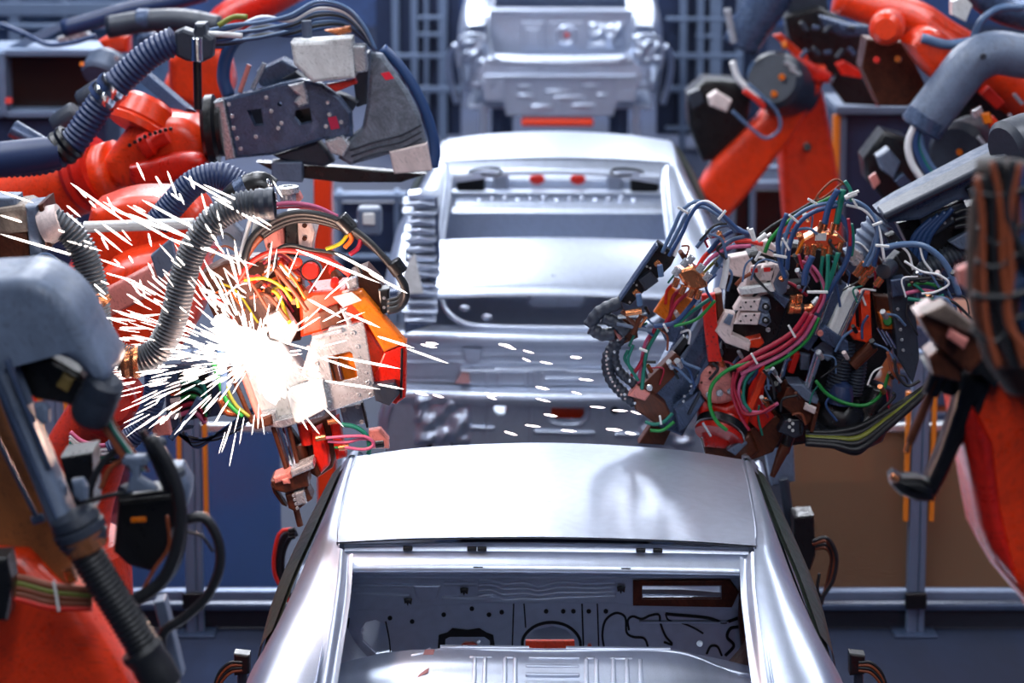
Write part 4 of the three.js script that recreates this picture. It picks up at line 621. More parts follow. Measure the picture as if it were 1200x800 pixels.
// --- robot in the rear on the left: only arm pieces, motors and pipes rise above the others
{
  const t = thing('industrial_robot', 'far orange robot with grey motor caps and dark overhead pipes', 'robot'), D = 11.5;
  const q = P(70, 300, D); pedestal(t, q.x, D, 1.1, 0.3);
  part(t, 'lower_arm', limb([[70, 480, D, 46], [110, 350, D, 44], [190, 210, D, 40], [234, 100, D, 40]], 16), ORANGE);
  part(t, 'shoulder', slab([[196, 70], [214, 58], [250, 54], [264, 70], [270, 108], [250, 122], [210, 122], [198, 104]], D - 0.3, 0.3, { bev: 0.05, round: 5 }), ORANGE);
  part(t, 'upper_arm', limb([[234, 70, D - 0.1, 30], [270, 22, D, 22], [306, 4, D, 20], [350, -20, D, 20]], 16), RED);
  part(t, 'elbow', slab([[114, 48], [134, 38], [150, 42], [150, 62], [126, 64]], D, 0.16, { bev: 0.03 }), ORANGE);
  part(t, 'motor', lathe(P(118, 92, D - 0.3), P(132, 66, D - 0.2), [[0, 0], [0.1, 0], [0.115, 0.12], [0.11, 0.7], [0.09, 0.9], [0, 1]], 28), GREY);
  part(t, 'motor', lathe(P(176, 56, D - 0.2), P(170, 38, D - 0.2), [[0, 0], [0.05, 0], [0.05, 0.8], [0.03, 1], [0, 1]], 24), STEEL);
  for (const [x, y] of [[152, 78], [137, 68]]) bolt(t, x, y, D - 0.42, 3, ALU);
  part(t, 'overhead_pipe', tube(pts([[126, 32], [170, 25], [215, 24], [258, 32]], D - 0.5), 13 * M(D), 20, 16), DARKGREY);
  part(t, 'overhead_pipe', tube(pts([[74, 34], [110, 24], [150, 12], [210, 0], [240, -8]], D - 0.2), 10 * M(D), 20, 16), NAVY);
  part(t, 'pipe_collar', rodPx(160, 24, 176, 24, 28, D - 0.5), STEEL);
  cable(t, [[0, 28], [30, 40], [56, 52], [84, 50], [112, 42]], 6, D, 'navy');
  part(t, 'bracket', slab([[66, 44], [100, 36], [106, 42], [80, 52], [68, 52]], D, 0.06), ALU);
  part(t, 'amber_knob', rodPx(96, 75, 96, 75.5, 6, D - 0.5, D - 0.4), AMBER);
}

// --- the sparking welding gun
{
  const t = thing('welding_gun', 'orange spot welding gun with pale plate in a burst of sparks', 'welding gun'), D = 6.5;
  part(t, 'front_plate', slab([[365, 393], [384, 388], [386, 384], [425, 377], [428, 386], [441, 464], [382, 484]], D - 0.06, 0.025, { bev: 0.004, holes: [[[382, 419], [385, 416], [410, 410], [414, 413], [421, 442], [418, 446], [391, 452], [388, 449]]] }), ALU);
  part(t, 'plate_step', slab([[365, 394], [400, 385], [402, 390], [367, 399]], D - 0.075, 0.02), ALU);
  part(t, 'amber_insert', slab([[378, 412], [416, 405], [426, 448], [388, 458]], D + 0.0, 0.03), AMBER);
  part(t, 'window_shaft', barPx(391, 420, 399, 446, 11, D - 0.03, D - 0.03, 0.02), RUST);
  part(t, 'window_pin', rodPx(396, 428, 400, 444, 4, D - 0.05), CHROME);
  for (const [x, y, r] of [[414, 390, 3], [419, 406, 3], [421, 418, 1.6], [371, 425, 3], [373, 436, 1.6], [372, 446, 3], [377, 444, 2.4], [381, 458, 3], [383, 465, 2.4], [386, 472, 3], [420, 462, 2.2], [431, 448, 3], [435, 462, 3.4], [429, 437, 1.6], [386, 396, 1.6], [404, 392, 1.6], [362, 407, 3]]) bolt(t, x, y, D - 0.06, r, ALU);
  part(t, 'blank_plate', slab([[336, 461], [341, 455], [366, 447], [378, 446], [384, 478], [350, 496], [345, 494]], D - 0.09, 0.02, { bev: 0.003 }), WHITE);
  part(t, 'side_web', slab([[352, 440], [366, 396], [376, 430], [382, 480], [360, 446]], D - 0.03, 0.03), BONE);
  part(t, 'lower_body', slab([[276, 424], [300, 400], [330, 400], [352, 430], [362, 446], [338, 458], [346, 492], [322, 500], [300, 492], [290, 460]], D - 0.02, 0.1, { bev: 0.01 }), WHITE);
  part(t, 'tie_rod', rodPx(268, 430, 296, 496, 6, D - 0.05), RUST); part(t, 'tie_rod', rodPx(280, 424, 306, 494, 9, D - 0.06), PINK);
  part(t, 'base_bar', slab([[292, 494], [318, 486], [320, 498], [300, 504]], D - 0.08, 0.08), RUST);
  part(t, 'base_bar', slab([[304, 486], [322, 484], [324, 494], [314, 496], [378, 480], [380, 488], [330, 502], [308, 500]], D - 0.07, 0.08), ALU);
  for (const [x0, x1, w, m] of [[320, 338, 6, RUST], [327, 344, 6, CHROME], [334, 349, 4, CHROME], [339, 352, 5, RUST]]) part(t, 'guide_rod', rodPx(x0, 500, x1, 556, w, D - 0.04), m);
  part(t, 'crosshead', slab([[340, 552], [366, 541], [368, 549], [342, 560]], D - 0.1, 0.08), ALU); part(t, 'crosshead_block', slab([[320, 560], [340, 552], [342, 561], [322, 567]], D - 0.09, 0.08), PINK);
  part(t, 'foot_block', slab([[317, 564], [356, 552], [360, 560], [362, 570], [334, 578], [322, 575]], D - 0.08, 0.1), RUST);
  part(t, 'foot_plate', slab([[330, 562], [338, 560], [340, 567], [332, 568]], D - 0.095, 0.02), PINK);
  part(t, 'tip_holder', slab([[334, 580], [360, 572], [366, 585], [346, 600], [338, 596]], D - 0.06, 0.08), RUST);
  part(t, 'tip_terminal', slab(trect(352, 584, 6, 8, -14), D - 0.08, 0.04), ALU); for (let k = 0; k < 4; k++) bolt(t, 344 + k * 1.5, 580 + k * 5, D - 0.07, 2.2, ALU);
  part(t, 'electrode', rodPx(347, 596, 352, 616, 8, D - 0.03), RUST); part(t, 'foot_lever', slab([[317, 568], [324, 576], [336, 594], [330, 592], [320, 578]], D - 0.04, 0.04), RUST);
  part(t, 'cylinder', rodPx(356, 494, 362, 520, 18, D + 0.02), RED); part(t, 'cylinder', rodPx(348, 520, 354, 552, 24, D + 0.03), RUST);
  part(t, 'moving_arm', slab([[364, 508], [376, 502], [384, 530], [386, 546], [376, 556], [368, 540]], D - 0.02, 0.07, { bev: 0.012 }), RED);
  part(t, 'moving_arm', slab([[386, 496], [396, 490], [402, 520], [406, 536], [394, 540]], D, 0.06, { bev: 0.01 }), RED);
  part(t, 'joint_block', slab([[360, 500], [388, 486], [400, 510], [390, 548], [372, 560], [352, 548]], D + 0.06, 0.08), RUST);
  part(t, 'motor_end_plate', slab([[398, 478], [424, 474], [427, 496], [404, 502]], D + 0.02, 0.06), GREY); for (const [x, y] of [[403, 480], [419, 476], [424, 494]]) bolt(t, x, y, D + 0.02, 3, ALU);
  part(t, 'frame_strut', barPx(424, 470, 431, 500, 3, D, D, 0.03), BLACK); part(t, 'frame_strut', barPx(334, 498, 352, 524, 10, D + 0.05, D + 0.05, 0.04), BLACK);
  part(t, 'clamp_shield', slab([[432, 504], [446, 502], [456, 514], [456, 526], [432, 526]], D + 0.05, 0.03), PINK); part(t, 'clamp_pin', rodPx(440, 521, 450, 520, 9, D), BLACK);
  cable(t, [[400, 497], [416, 500], [428, 508], [433, 522], [432, 532]], 6, D - 0.04, 'teal'); cable(t, [[382, 513], [410, 511], [430, 512], [438, 520], [430, 526], [404, 524]], 4, D - 0.06, 'pink'); cable(t, [[384, 517], [406, 518], [424, 514], [436, 516], [438, 524]], 4, D - 0.05, 'pink'); cable(t, [[392, 524], [412, 525], [428, 526]], 3.5, D - 0.04, 'green');
  for (const [x, y] of [[376, 513], [403, 524], [390, 494]]) part(t, 'fitting', rodPx(x - 6, y + 1, x + 6, y - 1, 7, D - 0.05), COPPER);
  // transformer housing on the right, painted orange
  part(t, 'housing', slab([[350, 352], [366, 342], [404, 338], [430, 362], [452, 408], [446, 450], [428, 386], [384, 388], [352, 396]], D + 0.02, 0.16, { bev: 0.012 }), ORANGE);
  part(t, 'housing_top', slab([[400, 344], [424, 341], [476, 402], [450, 413], [424, 370]], D - 0.05, 0.05, { bev: 0.008 }), AMBER);
  part(t, 'perforated_side', slab([[450, 413], [476, 403], [475, 466], [464, 474], [446, 470], [438, 440]], D - 0.04, 0.08, { bev: 0.006 }), RED);
  part(t, 'housing_side', slab([[428, 388], [450, 413], [448, 470], [440, 468]], D - 0.02, 0.1, { bev: 0.006 }), ORANGE);
  for (let k = 0; k < 26; k++) bolt(t, 453 + (k % 4) * 5 + rr(-1.5, 1.5), 418 + Math.floor(k / 4) * 7 + rr(-2, 2), D - 0.035, rr(0.8, 1.7), BLACK, 'vent_hole');
  part(t, 'side_strip', barPx(471, 408, 470, 466, 3, D - 0.05, D - 0.05, 0.02), BLACK);
  part(t, 'dark_cap', slab([[436, 452], [462, 448], [468, 462], [456, 476], [440, 470]], D - 0.08, 0.05), DARKGREY);
  part(t, 'label_plate', slab([[390, 348], [412, 342], [424, 352], [402, 360]], D - 0.075, 0.006, { bev: 0.001 }), WHITE);
  part(t, 'rust_panel', slab([[372, 366], [396, 356], [404, 378], [376, 388]], D - 0.005, 0.03), RUST); part(t, 'edge_strip', slab([[398, 362], [404, 360], [414, 382], [408, 384]], D - 0.07, 0.02), ALU);
  part(t, 'terminal_box', slab([[410, 322], [430, 314], [446, 332], [452, 356], [440, 364], [426, 344]], D, 0.1), RUST); part(t, 'terminal_block', slab([[443, 340], [456, 338], [456, 366], [446, 370]], D - 0.03, 0.06), BLACK);
  for (const y of [349, 360]) bolt(t, 450, y, D - 0.03, 2, ALU);
  part(t, 'bracket', slab([[404, 330], [418, 324], [420, 338], [408, 340]], D - 0.04, 0.04), ALU);
  part(t, 'lamp_cap', lathe(P(364, 317, D - 0.09), P(366, 316, D + 0.02), [[0, 0], [0.022, 0], [0.026, 0.06], [0.026, 1], [0, 1]], 20), RED); part(t, 'lamp_cap_ring', lathe(P(364, 317, D - 0.06), P(366, 316, D + 0.03), [[0.02, 0], [0.031, 0], [0.031, 1], [0.02, 1]], 20), BLACK);
  for (let k = 0; k < 14; k++) { const x = rr(300, 410), y = rr(306, 345); part(t, k % 3 ? 'fitting' : 'coupling', rodPx(x, y, x + rr(-10, 10), y + rr(4, 10), rr(7, 13), D + rr(-0.06, 0.03), D + rr(-0.04, 0.05), 10), [RED, RUST, COPPER, ORANGE][k % 4]); }
  part(t, 'motor_head', slab([[306, 272], [314, 262], [332, 258], [334, 300], [312, 296]], D, 0.12, { bev: 0.012 }), PINK); part(t, 'motor_head', slab([[348, 260], [364, 258], [370, 272], [364, 298], [350, 298]], D, 0.12, { bev: 0.012 }), BONE); part(t, 'motor_band', slab([[334, 252], [348, 252], [350, 302], [334, 302]], D + 0.005, 0.12), BLACK);
  for (const [x, y] of [[310, 276], [316, 288], [357, 264], [357, 279]]) bolt(t, x, y, D, 3, RUST);
  part(t, 'grey_bracket', slab([[252, 268], [270, 258], [284, 272], [284, 292], [262, 290]], D + 0.03, 0.05), GREY);
  part(t, 'lift_eye', lathe(P(338, 236, D - 0.05), P(337, 218, D - 0.05), [[0, 0], [0.024, 0], [0.024, 0.5], [0.034, 0.6], [0.034, 0.95], [0.028, 1], [0.016, 1], [0.016, 0.8], [0, 0.8]], 24), ALU); part(t, 'lift_eye_foot', slab([[330, 232], [350, 226], [354, 234], [348, 240], [332, 240]], D - 0.04, 0.05), PINK);
  for (let k = 0; k < 6; k++) { const g = new THREE.TorusGeometry(4 * M(D), 1.2 * M(D), 6, 12); g.scale(0.7, 1, 1); g.rotateY(k % 2 ? 0 : 1.2); g.rotateZ(0.35); const q = P(315 + k * 2, 214 + k * 5, D - 0.08); g.translate(q.x, q.y, q.z); part(t, 'chain_link', g, CHROME); }
  part(t, 'top_sleeve', tube(pts([[262, 246], [280, 226], [304, 216], [318, 224]], D), 16 * M(D), 20, 14), BLACK); part(t, 'sleeve_band', rodPx(278, 226, 292, 218, 32, D), STEEL);
  // thick black loom arching over the gun, and the wires under it
  for (const [o, w] of [[0, 9], [6, 8], [11, 7]]) cable(t, [[286, 304 + o * 0.4], [296, 278 + o], [320, 258 + o], [352, 249 + o * 0.8], [390, 256 + o * 0.7], [424, 276 + o * 0.4], [452, 304], [470, 328 - o * 0.3], [476, 346 - o * 0.8], [468, 360 - o], [454, 364 - o]], w, D - 0.1 + o * 0.004, 'black');
  for (const [x1, y1, x2, y2] of [[398, 254, 412, 270], [460, 306, 470, 320]]) part(t, 'loom_band', rodPx(x1, y1, x2, y2, 20, D - 0.09), BLACK);
  for (const [p, w, c] of [
    [[[278, 330], [296, 306], [322, 294], [352, 295], [386, 304], [410, 322]], 7, 'red'], [[[318, 240], [344, 238], [372, 243], [396, 254]], 6, 'pink'], [[[318, 244], [350, 243], [380, 248]], 3, 'crimson'],
    [[[322, 312], [326, 292], [340, 287], [362, 292], [390, 296], [414, 306], [424, 320]], 5, 'black'], [[[322, 314], [340, 336], [352, 352], [360, 364]], 6, 'brown'], [[[328, 308], [346, 330], [358, 350]], 4, 'orange'], [[[334, 336], [346, 344], [350, 360]], 4, 'yellow'],
    [[[286, 328], [310, 326], [330, 336], [342, 352]], 4, 'yellow'], [[[382, 292], [400, 284], [410, 270]], 5, 'yellow'], [[[404, 290], [412, 280], [410, 272]], 6, 'orange'], [[[410, 298], [420, 290], [424, 276]], 6, 'crimson'], [[[282, 300], [290, 270], [298, 240]], 6, 'white'], [[[296, 290], [300, 262], [312, 240], [312, 230]], 7, 'white'],
    [[[286, 304], [296, 288], [306, 276]], 9, 'brown'], [[[254, 274], [266, 274], [276, 282]], 3, 'black'], [[[250, 424], [256, 444], [266, 470], [284, 488]], 6, 'green'], [[[256, 424], [264, 450], [276, 474], [292, 488]], 5, 'olive'], [[[258, 410], [262, 436], [262, 462]], 9, 'slate'],
  ]) cable(t, p, w, D - 0.08, c);
  part(t, 'elbow_fitting', tube(pts([[262, 464], [262, 476], [266, 482], [282, 484]], D - 0.06), 5 * M(D), 14, 10), COPPER); part(t, 'elbow_nut', rodPx(260, 466, 264, 472, 15, D - 0.06), COPPER);
  part(t, 'cover_plate', slab([[310, 372], [334, 360], [350, 384], [340, 404], [316, 396]], D - 0.02, 0.03), BONE);
  for (let k = 0; k < 22; k++) { const x = rr(232, 330), y = rr(296, 350), a = rr(-0.6, 0.9), l = rr(30, 64); cable(t, [[x, y], [x + l * 0.4 * Math.cos(a), y + l * 0.4 * Math.sin(a) - rr(4, 14)], [x + l * Math.cos(a), y + l * Math.sin(a) + rr(0, 16)]], rr(2.5, 5.5), D + rr(-0.08, 0.05), ['brown', 'red', 'orange', 'brown', 'yellow', 'white', 'crimson'][k % 7]); }
  part(t, 'inner_casting', slab([[236, 320], [262, 306], [300, 302], [352, 312], [356, 352], [352, 400], [300, 410], [262, 400], [244, 360]], D + 0.06, 0.1, { bev: 0.02 }), RUST);
}
// ---------------------------------------------------------------- robots on the right
const SLATE = paint('slate beam paint', 0x44536c, 0.85);
// --- near robot: orange arm, brown loom, black gun arm with a toe
{
  const t = thing('industrial_robot', 'near orange robot arm with brown clamp and wrapped brown hose loom', 'robot'), D = 4.7;
  const q = P(1330, 700, D); pedestal(t, q.x, D + 0.1, 0.9, 0.26);
  part(t, 'lower_arm', slab([[1122, 470], [1140, 440], [1230, 400], [1330, 520], [1400, 760], [1400, 1000], [1280, 1000], [1232, 760], [1200, 708], [1166, 668], [1152, 640], [1134, 540]], D, 0.24, { bev: 0.05 }), ORANGE);
  part(t, 'arm_facet', slab([[1128, 500], [1140, 470], [1166, 520], [1176, 600], [1196, 690], [1160, 650], [1150, 620]], D - 0.02, 0.1, { bev: 0.03 }), RED);
  part(t, 'clamp_jaw', slab([[1076, 372], [1096, 360], [1150, 392], [1152, 424], [1136, 440], [1090, 398]], D - 0.12, 0.1, { bev: 0.01 }), RUST);
  part(t, 'jaw_top', slab([[1082, 368], [1108, 356], [1152, 388], [1150, 398], [1118, 384]], D - 0.14, 0.06), mat('worn grey brown steel', 0x8c7b74, 0.5, 0.4, { map: grime }));
  part(t, 'jaw_face', slab([[1114, 386], [1136, 398], [1130, 410], [1110, 396]], D - 0.15, 0.02), PINK);
  part(t, 'jaw_knuckle', slab([[1088, 418], [1098, 410], [1128, 424], [1126, 448], [1094, 440]], D - 0.1, 0.08), RUST);
  part(t, 'dark_bracket', slab([[1132, 400], [1200, 420], [1210, 470], [1176, 440], [1166, 456], [1150, 440], [1140, 440]], D - 0.05, 0.1), BLACK);
  for (const [x, y] of [[1192, 432], [1098, 376]]) bolt(t, x, y, D - 0.1, 7, ALU);
  // wrapped loom, nearest of all
  const N = 3.9;
  part(t, 'loom_sleeve', limb([[1178, 190, N, 34], [1174, 260, N, 40], [1172, 330, N, 40], [1180, 400, N + 0.05, 34], [1200, 440, N + 0.1, 30]], 30, 18), mat('scorched brown wrap', 0x2c1c10, 0.7, 0.1, { map: grime }));
  for (let k = 0; k < 16; k++) { const x = 1146 + (k % 8) * 8; cable(t, [[x + rr(-8, 8), 196 + rr(-10, 14)], [x + rr(-14, 10), 250], [x + rr(-10, 14), 320], [x + rr(-4, 18), 380], [x + 20 + rr(0, 20), 430]], rr(5, 12), N - 0.06 - (k % 3) * 0.02, ['brown', 'black', 'black', 'brown', 'black', 'brown', 'black', 'navy'][k % 8]); }
  for (let k = 0; k < 5; k++) { const y = 226 + k * 40; cable(t, [[1140 + rr(-4, 6), y], [1166, y + rr(2, 22)], [1196, y + rr(-16, 10)], [1220, y - 14]], rr(6, 12), N - 0.1, 'black', 'loom_wrap'); }
  part(t, 'loom_clip', slab([[1122, 316], [1136, 310], [1144, 330], [1140, 346], [1124, 334]], N + 0.3, 0.03), PINK);
  part(t, 'steel_flake', slab([[1180, 346], [1194, 318], [1200, 330], [1190, 350]], N - 0.1, 0.02), STEEL);
  part(t, 'shoulder_link', limb([[1200, 430, N + 0.1, 30], [1240, 420, 4.3, 40], [1290, 450, 4.7, 60]], 14), BLACK);
}
{
  const t = thing('welding_gun', 'black hooked gun arm hanging from the brown clamp', 'welding gun'), D = 4.75;
  part(t, 'arm', slab([[1128, 438], [1166, 446], [1154, 480], [1126, 528], [1112, 560], [1096, 590], [1082, 586], [1090, 560], [1104, 528], [1120, 480]], D - 0.06, 0.08, { bev: 0.02 }), BLACK);
  part(t, 'toe', slab([[1044, 562], [1050, 556], [1060, 562], [1080, 562], [1094, 570], [1098, 590], [1076, 590], [1056, 582], [1046, 572]], D - 0.07, 0.07, { bev: 0.02 }), BLACK);
  part(t, 'toe_cap', rodPx(1044, 558, 1052, 562, 9, D - 0.1), COPPER);
  part(t, 'link_rod', rodPx(1098, 444, 1066, 518, 11, D - 0.04), RUST); part(t, 'link_tip', rodPx(1068, 512, 1062, 530, 8, D - 0.04), COPPER);
  part(t, 'rod_collar', rodPx(1100, 436, 1090, 462, 22, D - 0.03), BLACK);
  part(t, 'upper_mount', slab([[1086, 430], [1130, 420], [1150, 440], [1140, 470], [1104, 462]], D - 0.02, 0.1), BLACK);
}
// --- robot that carries the cable-covered gun on the right
{
  const t = thing('industrial_robot', 'robot with slate box beam arm reaching to the cable covered gun', 'robot'), D = 7.7;
  const q = P(1420, 500, D); pedestal(t, q.x, D + 0.3, 1.3, 0.3);
  part(t, 'lower_arm', limb([[1420, 620, D + 0.3, 64], [1410, 460, D + 0.2, 60], [1390, 250, D + 0.1, 70], [1370, 150, D, 70]], 16), ORANGE);
  part(t, 'box_beam', slab([[1030, 250], [1052, 236], [1150, 184], [1190, 166], [1240, 160], [1400, 120], [1400, 190], [1240, 210], [1194, 206], [1150, 232], [1120, 236], [1078, 258], [1040, 262]], D - 0.1, 0.16, { bev: 0.014 }), SLATE);
  part(t, 'beam_top', barPx(1032, 250, 1192, 172, 9, D - 0.14, D - 0.14, 0.14, 0.01), DARKGREY);
  part(t, 'beam_pad', slab([[1066, 240], [1096, 226], [1104, 230], [1076, 246]], D - 0.12, 0.03), STEEL); part(t, 'beam_pad', slab([[1116, 214], [1148, 198], [1152, 206], [1122, 222]], D - 0.12, 0.03), STEEL);
  part(t, 'beam_lug', slab([[1132, 222], [1146, 214], [1152, 226], [1140, 234]], D - 0.13, 0.04), DARKGREY);
  part(t, 'beam_end', lathe(P(1176, 176, D - 0.2), P(1230, 156, D - 0.1), [[0, 0], [0.08, 0], [0.1, 0.1], [0.1, 0.5], [0.09, 1], [0, 1]], 24), DARKGREY);
  part(t, 'under_box', slab([[1052, 262], [1110, 246], [1166, 238], [1180, 262], [1150, 300], [1110, 316], [1070, 300]], D, 0.12), BLACK);
  part(t, 'connector_bank', slab([[1078, 254], [1130, 236], [1136, 250], [1096, 276], [1084, 276]], D - 0.05, 0.06), DARKGREY);
  for (let k = 0; k < 8; k++) bolt(t, 1089 + Math.floor(k / 2) * 9, 262 - Math.floor(k / 2) * 5 + (k % 2) * 9, D - 0.05, 2, ALU);
  for (let k = 0; k < 4; k++) cable(t, [[1064 + k * 6, 306], [1072 + k * 6, 276], [1092 + k * 8, 256 - k * 4]], 7, D - 0.08, 'navy');
  for (let k = 0; k < 3; k++) cable(t, [[1118, 250 + k * 8], [1134, 246 + k * 9], [1146, 262 + k * 8]], 6, D - 0.09, 'black');
  part(t, 'ribbed_hose', ribbed(pts([[1060, 330], [1090, 312], [1120, 296], [1150, 280], [1200, 262]], D - 0.02), 13 * M(D), 0.016, 0.14), HOSE);
  part(t, 'white_bracket', slab([[1112, 284], [1140, 268], [1148, 276], [1138, 294], [1124, 292]], D - 0.08, 0.04), GREY);
  part(t, 'bellow', ribbed(pts([[1000, 302], [1012, 286], [1024, 270], [1034, 258]], D - 0.15), 17 * M(D), 0.026, 0.16), GREY);
  part(t, 'bellow_flange', slab([[998, 288], [1012, 296], [1014, 312], [1000, 312], [990, 300]], D - 0.2, 0.06), ALU);
}
// --- the cable-covered gun: right half (cylinders, valves) and left half (dark jaw)
{
  const t = thing('welding_gun', 'welding gun covered in bundled cables, valves and copper fittings', 'welding gun'), D = 7.55;
  // slate rear beam running from upper right to lower left
  part(t, 'spine', slab([[1000, 312], [1030, 300], [1050, 330], [1052, 400], [1010, 470], [950, 520], [880, 530], [850, 516], [842, 450], [846, 400], [852, 320], [880, 296], [930, 286], [970, 290]], D + 0.1, 0.1, { bev: 0.012 }), BLACK);
  part(t, 'slide_rail', barPx(988, 330, 938, 404, 22, D - 0.05, D - 0.05, 0.05), STEEL);
  part(t, 'white_cylinder', barPx(1000, 336, 974, 392, 17, D - 0.08, D - 0.08, 0.07, 0.014), WHITE);
  for (const [a, b, w] of [[[1012, 340], [984, 400], 4], [[980, 326], [956, 392], 3], [[1006, 342], [978, 400], 3]]) part(t, 'tie_rod', rodPx(...a, ...b, w, D - 0.11), CHROME);
  part(t, 'cylinder_foot', slab([[960, 388], [968, 382], [994, 400], [995, 412], [984, 412], [962, 398]], D - 0.12, 0.1), STEEL); part(t, 'cylinder_foot', slab([[938, 400], [962, 392], [986, 414], [970, 424], [956, 414]], D - 0.06, 0.08), GREY);
  bolt(t, 961, 390, D - 0.12, 4, PINK);
  for (const [a, b, w] of [[[926, 410], [912, 450], 5], [[962, 410], [946, 458], 9], [[958, 408], [942, 456], 4]]) part(t, 'guide_rod', rodPx(...a, ...b, w, D - 0.08), CHROME);
  part(t, 'slide_plate', slab([[938, 414], [950, 416], [948, 434], [938, 434]], D - 0.04, 0.03), GREY); part(t, 'red_slider', barPx(934, 412, 926, 436, 8, D - 0.03, D - 0.03, 0.03), RED);
  part(t, 'carriage', slab([[922, 454], [932, 450], [962, 474], [958, 490], [946, 498], [914, 474]], D - 0.1, 0.1), RUST); part(t, 'carriage_top', slab([[924, 450], [940, 450], [960, 468], [958, 474], [944, 470]], D - 0.12, 0.1), GREY); part(t, 'carriage_label', slab([[944, 472], [957, 478], [955, 486], [942, 480]], D - 0.13, 0.02), BONE);
  part(t, 'carriage_side', barPx(956, 480, 950, 504, 5, D - 0.1, D - 0.1, 0.05), RUST);
  part(t, 'terminal', slab([[920, 492], [944, 490], [941, 510], [930, 514], [912, 506]], D - 0.08, 0.08), DARKGREY); for (let k = 0; k < 4; k++) { bolt(t, 925 + (k % 2) * 4, 492 + k * 4, D - 0.085, 2, WHITE); bolt(t, 938, 494 + k * 4, D - 0.085, 1.6, BLACK); }
  part(t, 'electrode_holder', rodPx(926, 508, 918, 530, 14, D - 0.06), BLACK); part(t, 'electrode', lathe(P(920, 522, D - 0.08), P(905, 558, D - 0.08), [[0, 0], [0.018, 0], [0.02, 0.2], [0.014, 0.6], [0.01, 1], [0, 1]], 16), RUST);
  // red casting at the base
  part(t, 'cast_head', slab([[820, 440], [828, 430], [844, 428], [858, 444], [864, 466], [852, 474], [834, 474], [820, 460]], D - 0.14, 0.12, { bev: 0.03, round: 4 }), PINK);
  part(t, 'cast_body', slab([[818, 462], [850, 474], [872, 466], [880, 492], [874, 510], [850, 528], [826, 526], [820, 500]], D - 0.1, 0.14, { bev: 0.03 }), RED);
  part(t, 'cast_ring', lathe(P(842, 512, D - 0.1), P(848, 492, D - 0.06), [[0, 0], [0.085, 0], [0.092, 0.3], [0.08, 0.5], [0.088, 0.7], [0.08, 1], [0, 1]], 28), RED); part(t, 'ring_gasket', lathe(P(843.5, 507, D - 0.11), P(846, 499, D - 0.09), [[0.04, 0], [0.09, 0], [0.09, 1], [0.04, 1]], 28), BLACK);
  part(t, 'cast_foot', slab([[820, 512], [862, 516], [880, 506], [890, 530], [870, 548], [830, 545]], D - 0.06, 0.14, { bev: 0.02 }), RUST);
  for (const [x, y, r] of [[830, 462, 3.4], [843, 460, 4.4], [855, 458, 3.4], [822, 448, 1.6], [832, 436, 1.6], [842, 444, 1.6]]) bolt(t, x, y, D - 0.145, r, r > 3 ? ALU : RUST);
  for (let k = 0; k < 8; k++) bolt(t, 824 + k * 1.2, 496 + k * 2, D - 0.19, 1.6, ALU);
  part(t, 'casting_web', slab([[880, 462], [892, 440], [898, 434], [894, 470], [908, 488], [890, 506], [876, 492]], D - 0.05, 0.08), RED); part(t, 'red_lever', barPx(896, 436, 878, 480, 8, D - 0.1, D - 0.1, 0.03, 0.006), ORANGE);
  part(t, 'lower_jaw', slab([[872, 506], [910, 486], [922, 500], [906, 530], [880, 540]], D - 0.02, 0.1), RUST);
  part(t, 'facet', slab([[852, 528], [870, 516], [876, 520], [862, 534]], D - 0.12, 0.03), GREY);
  // red vertical bracket
  part(t, 'red_bracket', slab([[822, 346], [838, 344], [842, 400], [846, 424], [830, 424], [826, 390]], D - 0.16, 0.03, { bev: 0.004 }), RED); part(t, 'red_bracket_side', slab([[838, 344], [846, 342], [850, 380], [842, 400]], D - 0.13, 0.08), RUST);
  for (let k = 0; k < 16; k++) bolt(t, 828 + rr(0, 12), 352 + rr(0, 66), D - 0.158, rr(0.6, 1.4), BLACK, 'paint_chip');
  // valve island
  const VA = -28;
  part(t, 'valve_base', slab([[846, 398], [870, 350], [912, 336], [926, 350], [912, 394], [896, 410], [852, 408]], D - 0.08, 0.08), BLACK);
  part(t, 'valve_body', slab([[866, 344], [884, 316], [916, 310], [924, 322], [914, 342], [870, 352]], D - 0.16, 0.08, { bev: 0.008 }), BONE);
  part(t, 'valve_side', slab([[906, 332], [916, 312], [925, 322], [922, 342], [912, 352]], D - 0.165, 0.08), GREY);
  for (const [x, y] of [[884, 317], [899, 316]]) part(t, 'valve_window', slab(trect(x, y, 4, 2.5, -4), D - 0.172, 0.006, { bev: 0.001 }), mat('red display', 0xd0201c, 0.4, 0));
  for (const [x, y] of [[880, 322], [896, 321]]) part(t, 'valve_module', slab([[x - 6, y + 8], [x, y - 10], [x + 13, y - 12], [x + 8, y + 8]], D - 0.17, 0.02, { bev: 0.004 }), BONE);
  part(t, 'valve_rail', slab([[866, 338], [904, 332], [908, 342], [868, 346]], D - 0.19, 0.03), WHITE);
  part(t, 'valve_rail_side', slab([[904, 338], [926, 352], [920, 362], [902, 344]], D - 0.17, 0.05), STEEL);
  for (const y of [356, 372]) {
    part(t, 'solenoid', slab([[860, y + 8], [868, y - 5], [892, y - 6], [888, y + 9]], D - 0.2, 0.06, { bev: 0.006 }), BONE);
    part(t, 'solenoid_cap', slab([[888, y + 8], [892, y - 6], [902, y - 4], [904, y + 6], [898, y + 12]], D - 0.2, 0.06, { bev: 0.01 }), GREY); part(t, 'solenoid_knob', rodPx(897, y + 3, 898.5, y + 3.6, 9, D - 0.21, D - 0.19), BLACK); bolt(t, 897, y + 3, D - 0.21, 2, ALU);
    for (const [dx, dy] of [[874, -2], [880, 3], [884, -3], [868, 4]]) bolt(t, dx, y + dy, D - 0.2, 1.3, BLACK);
  }
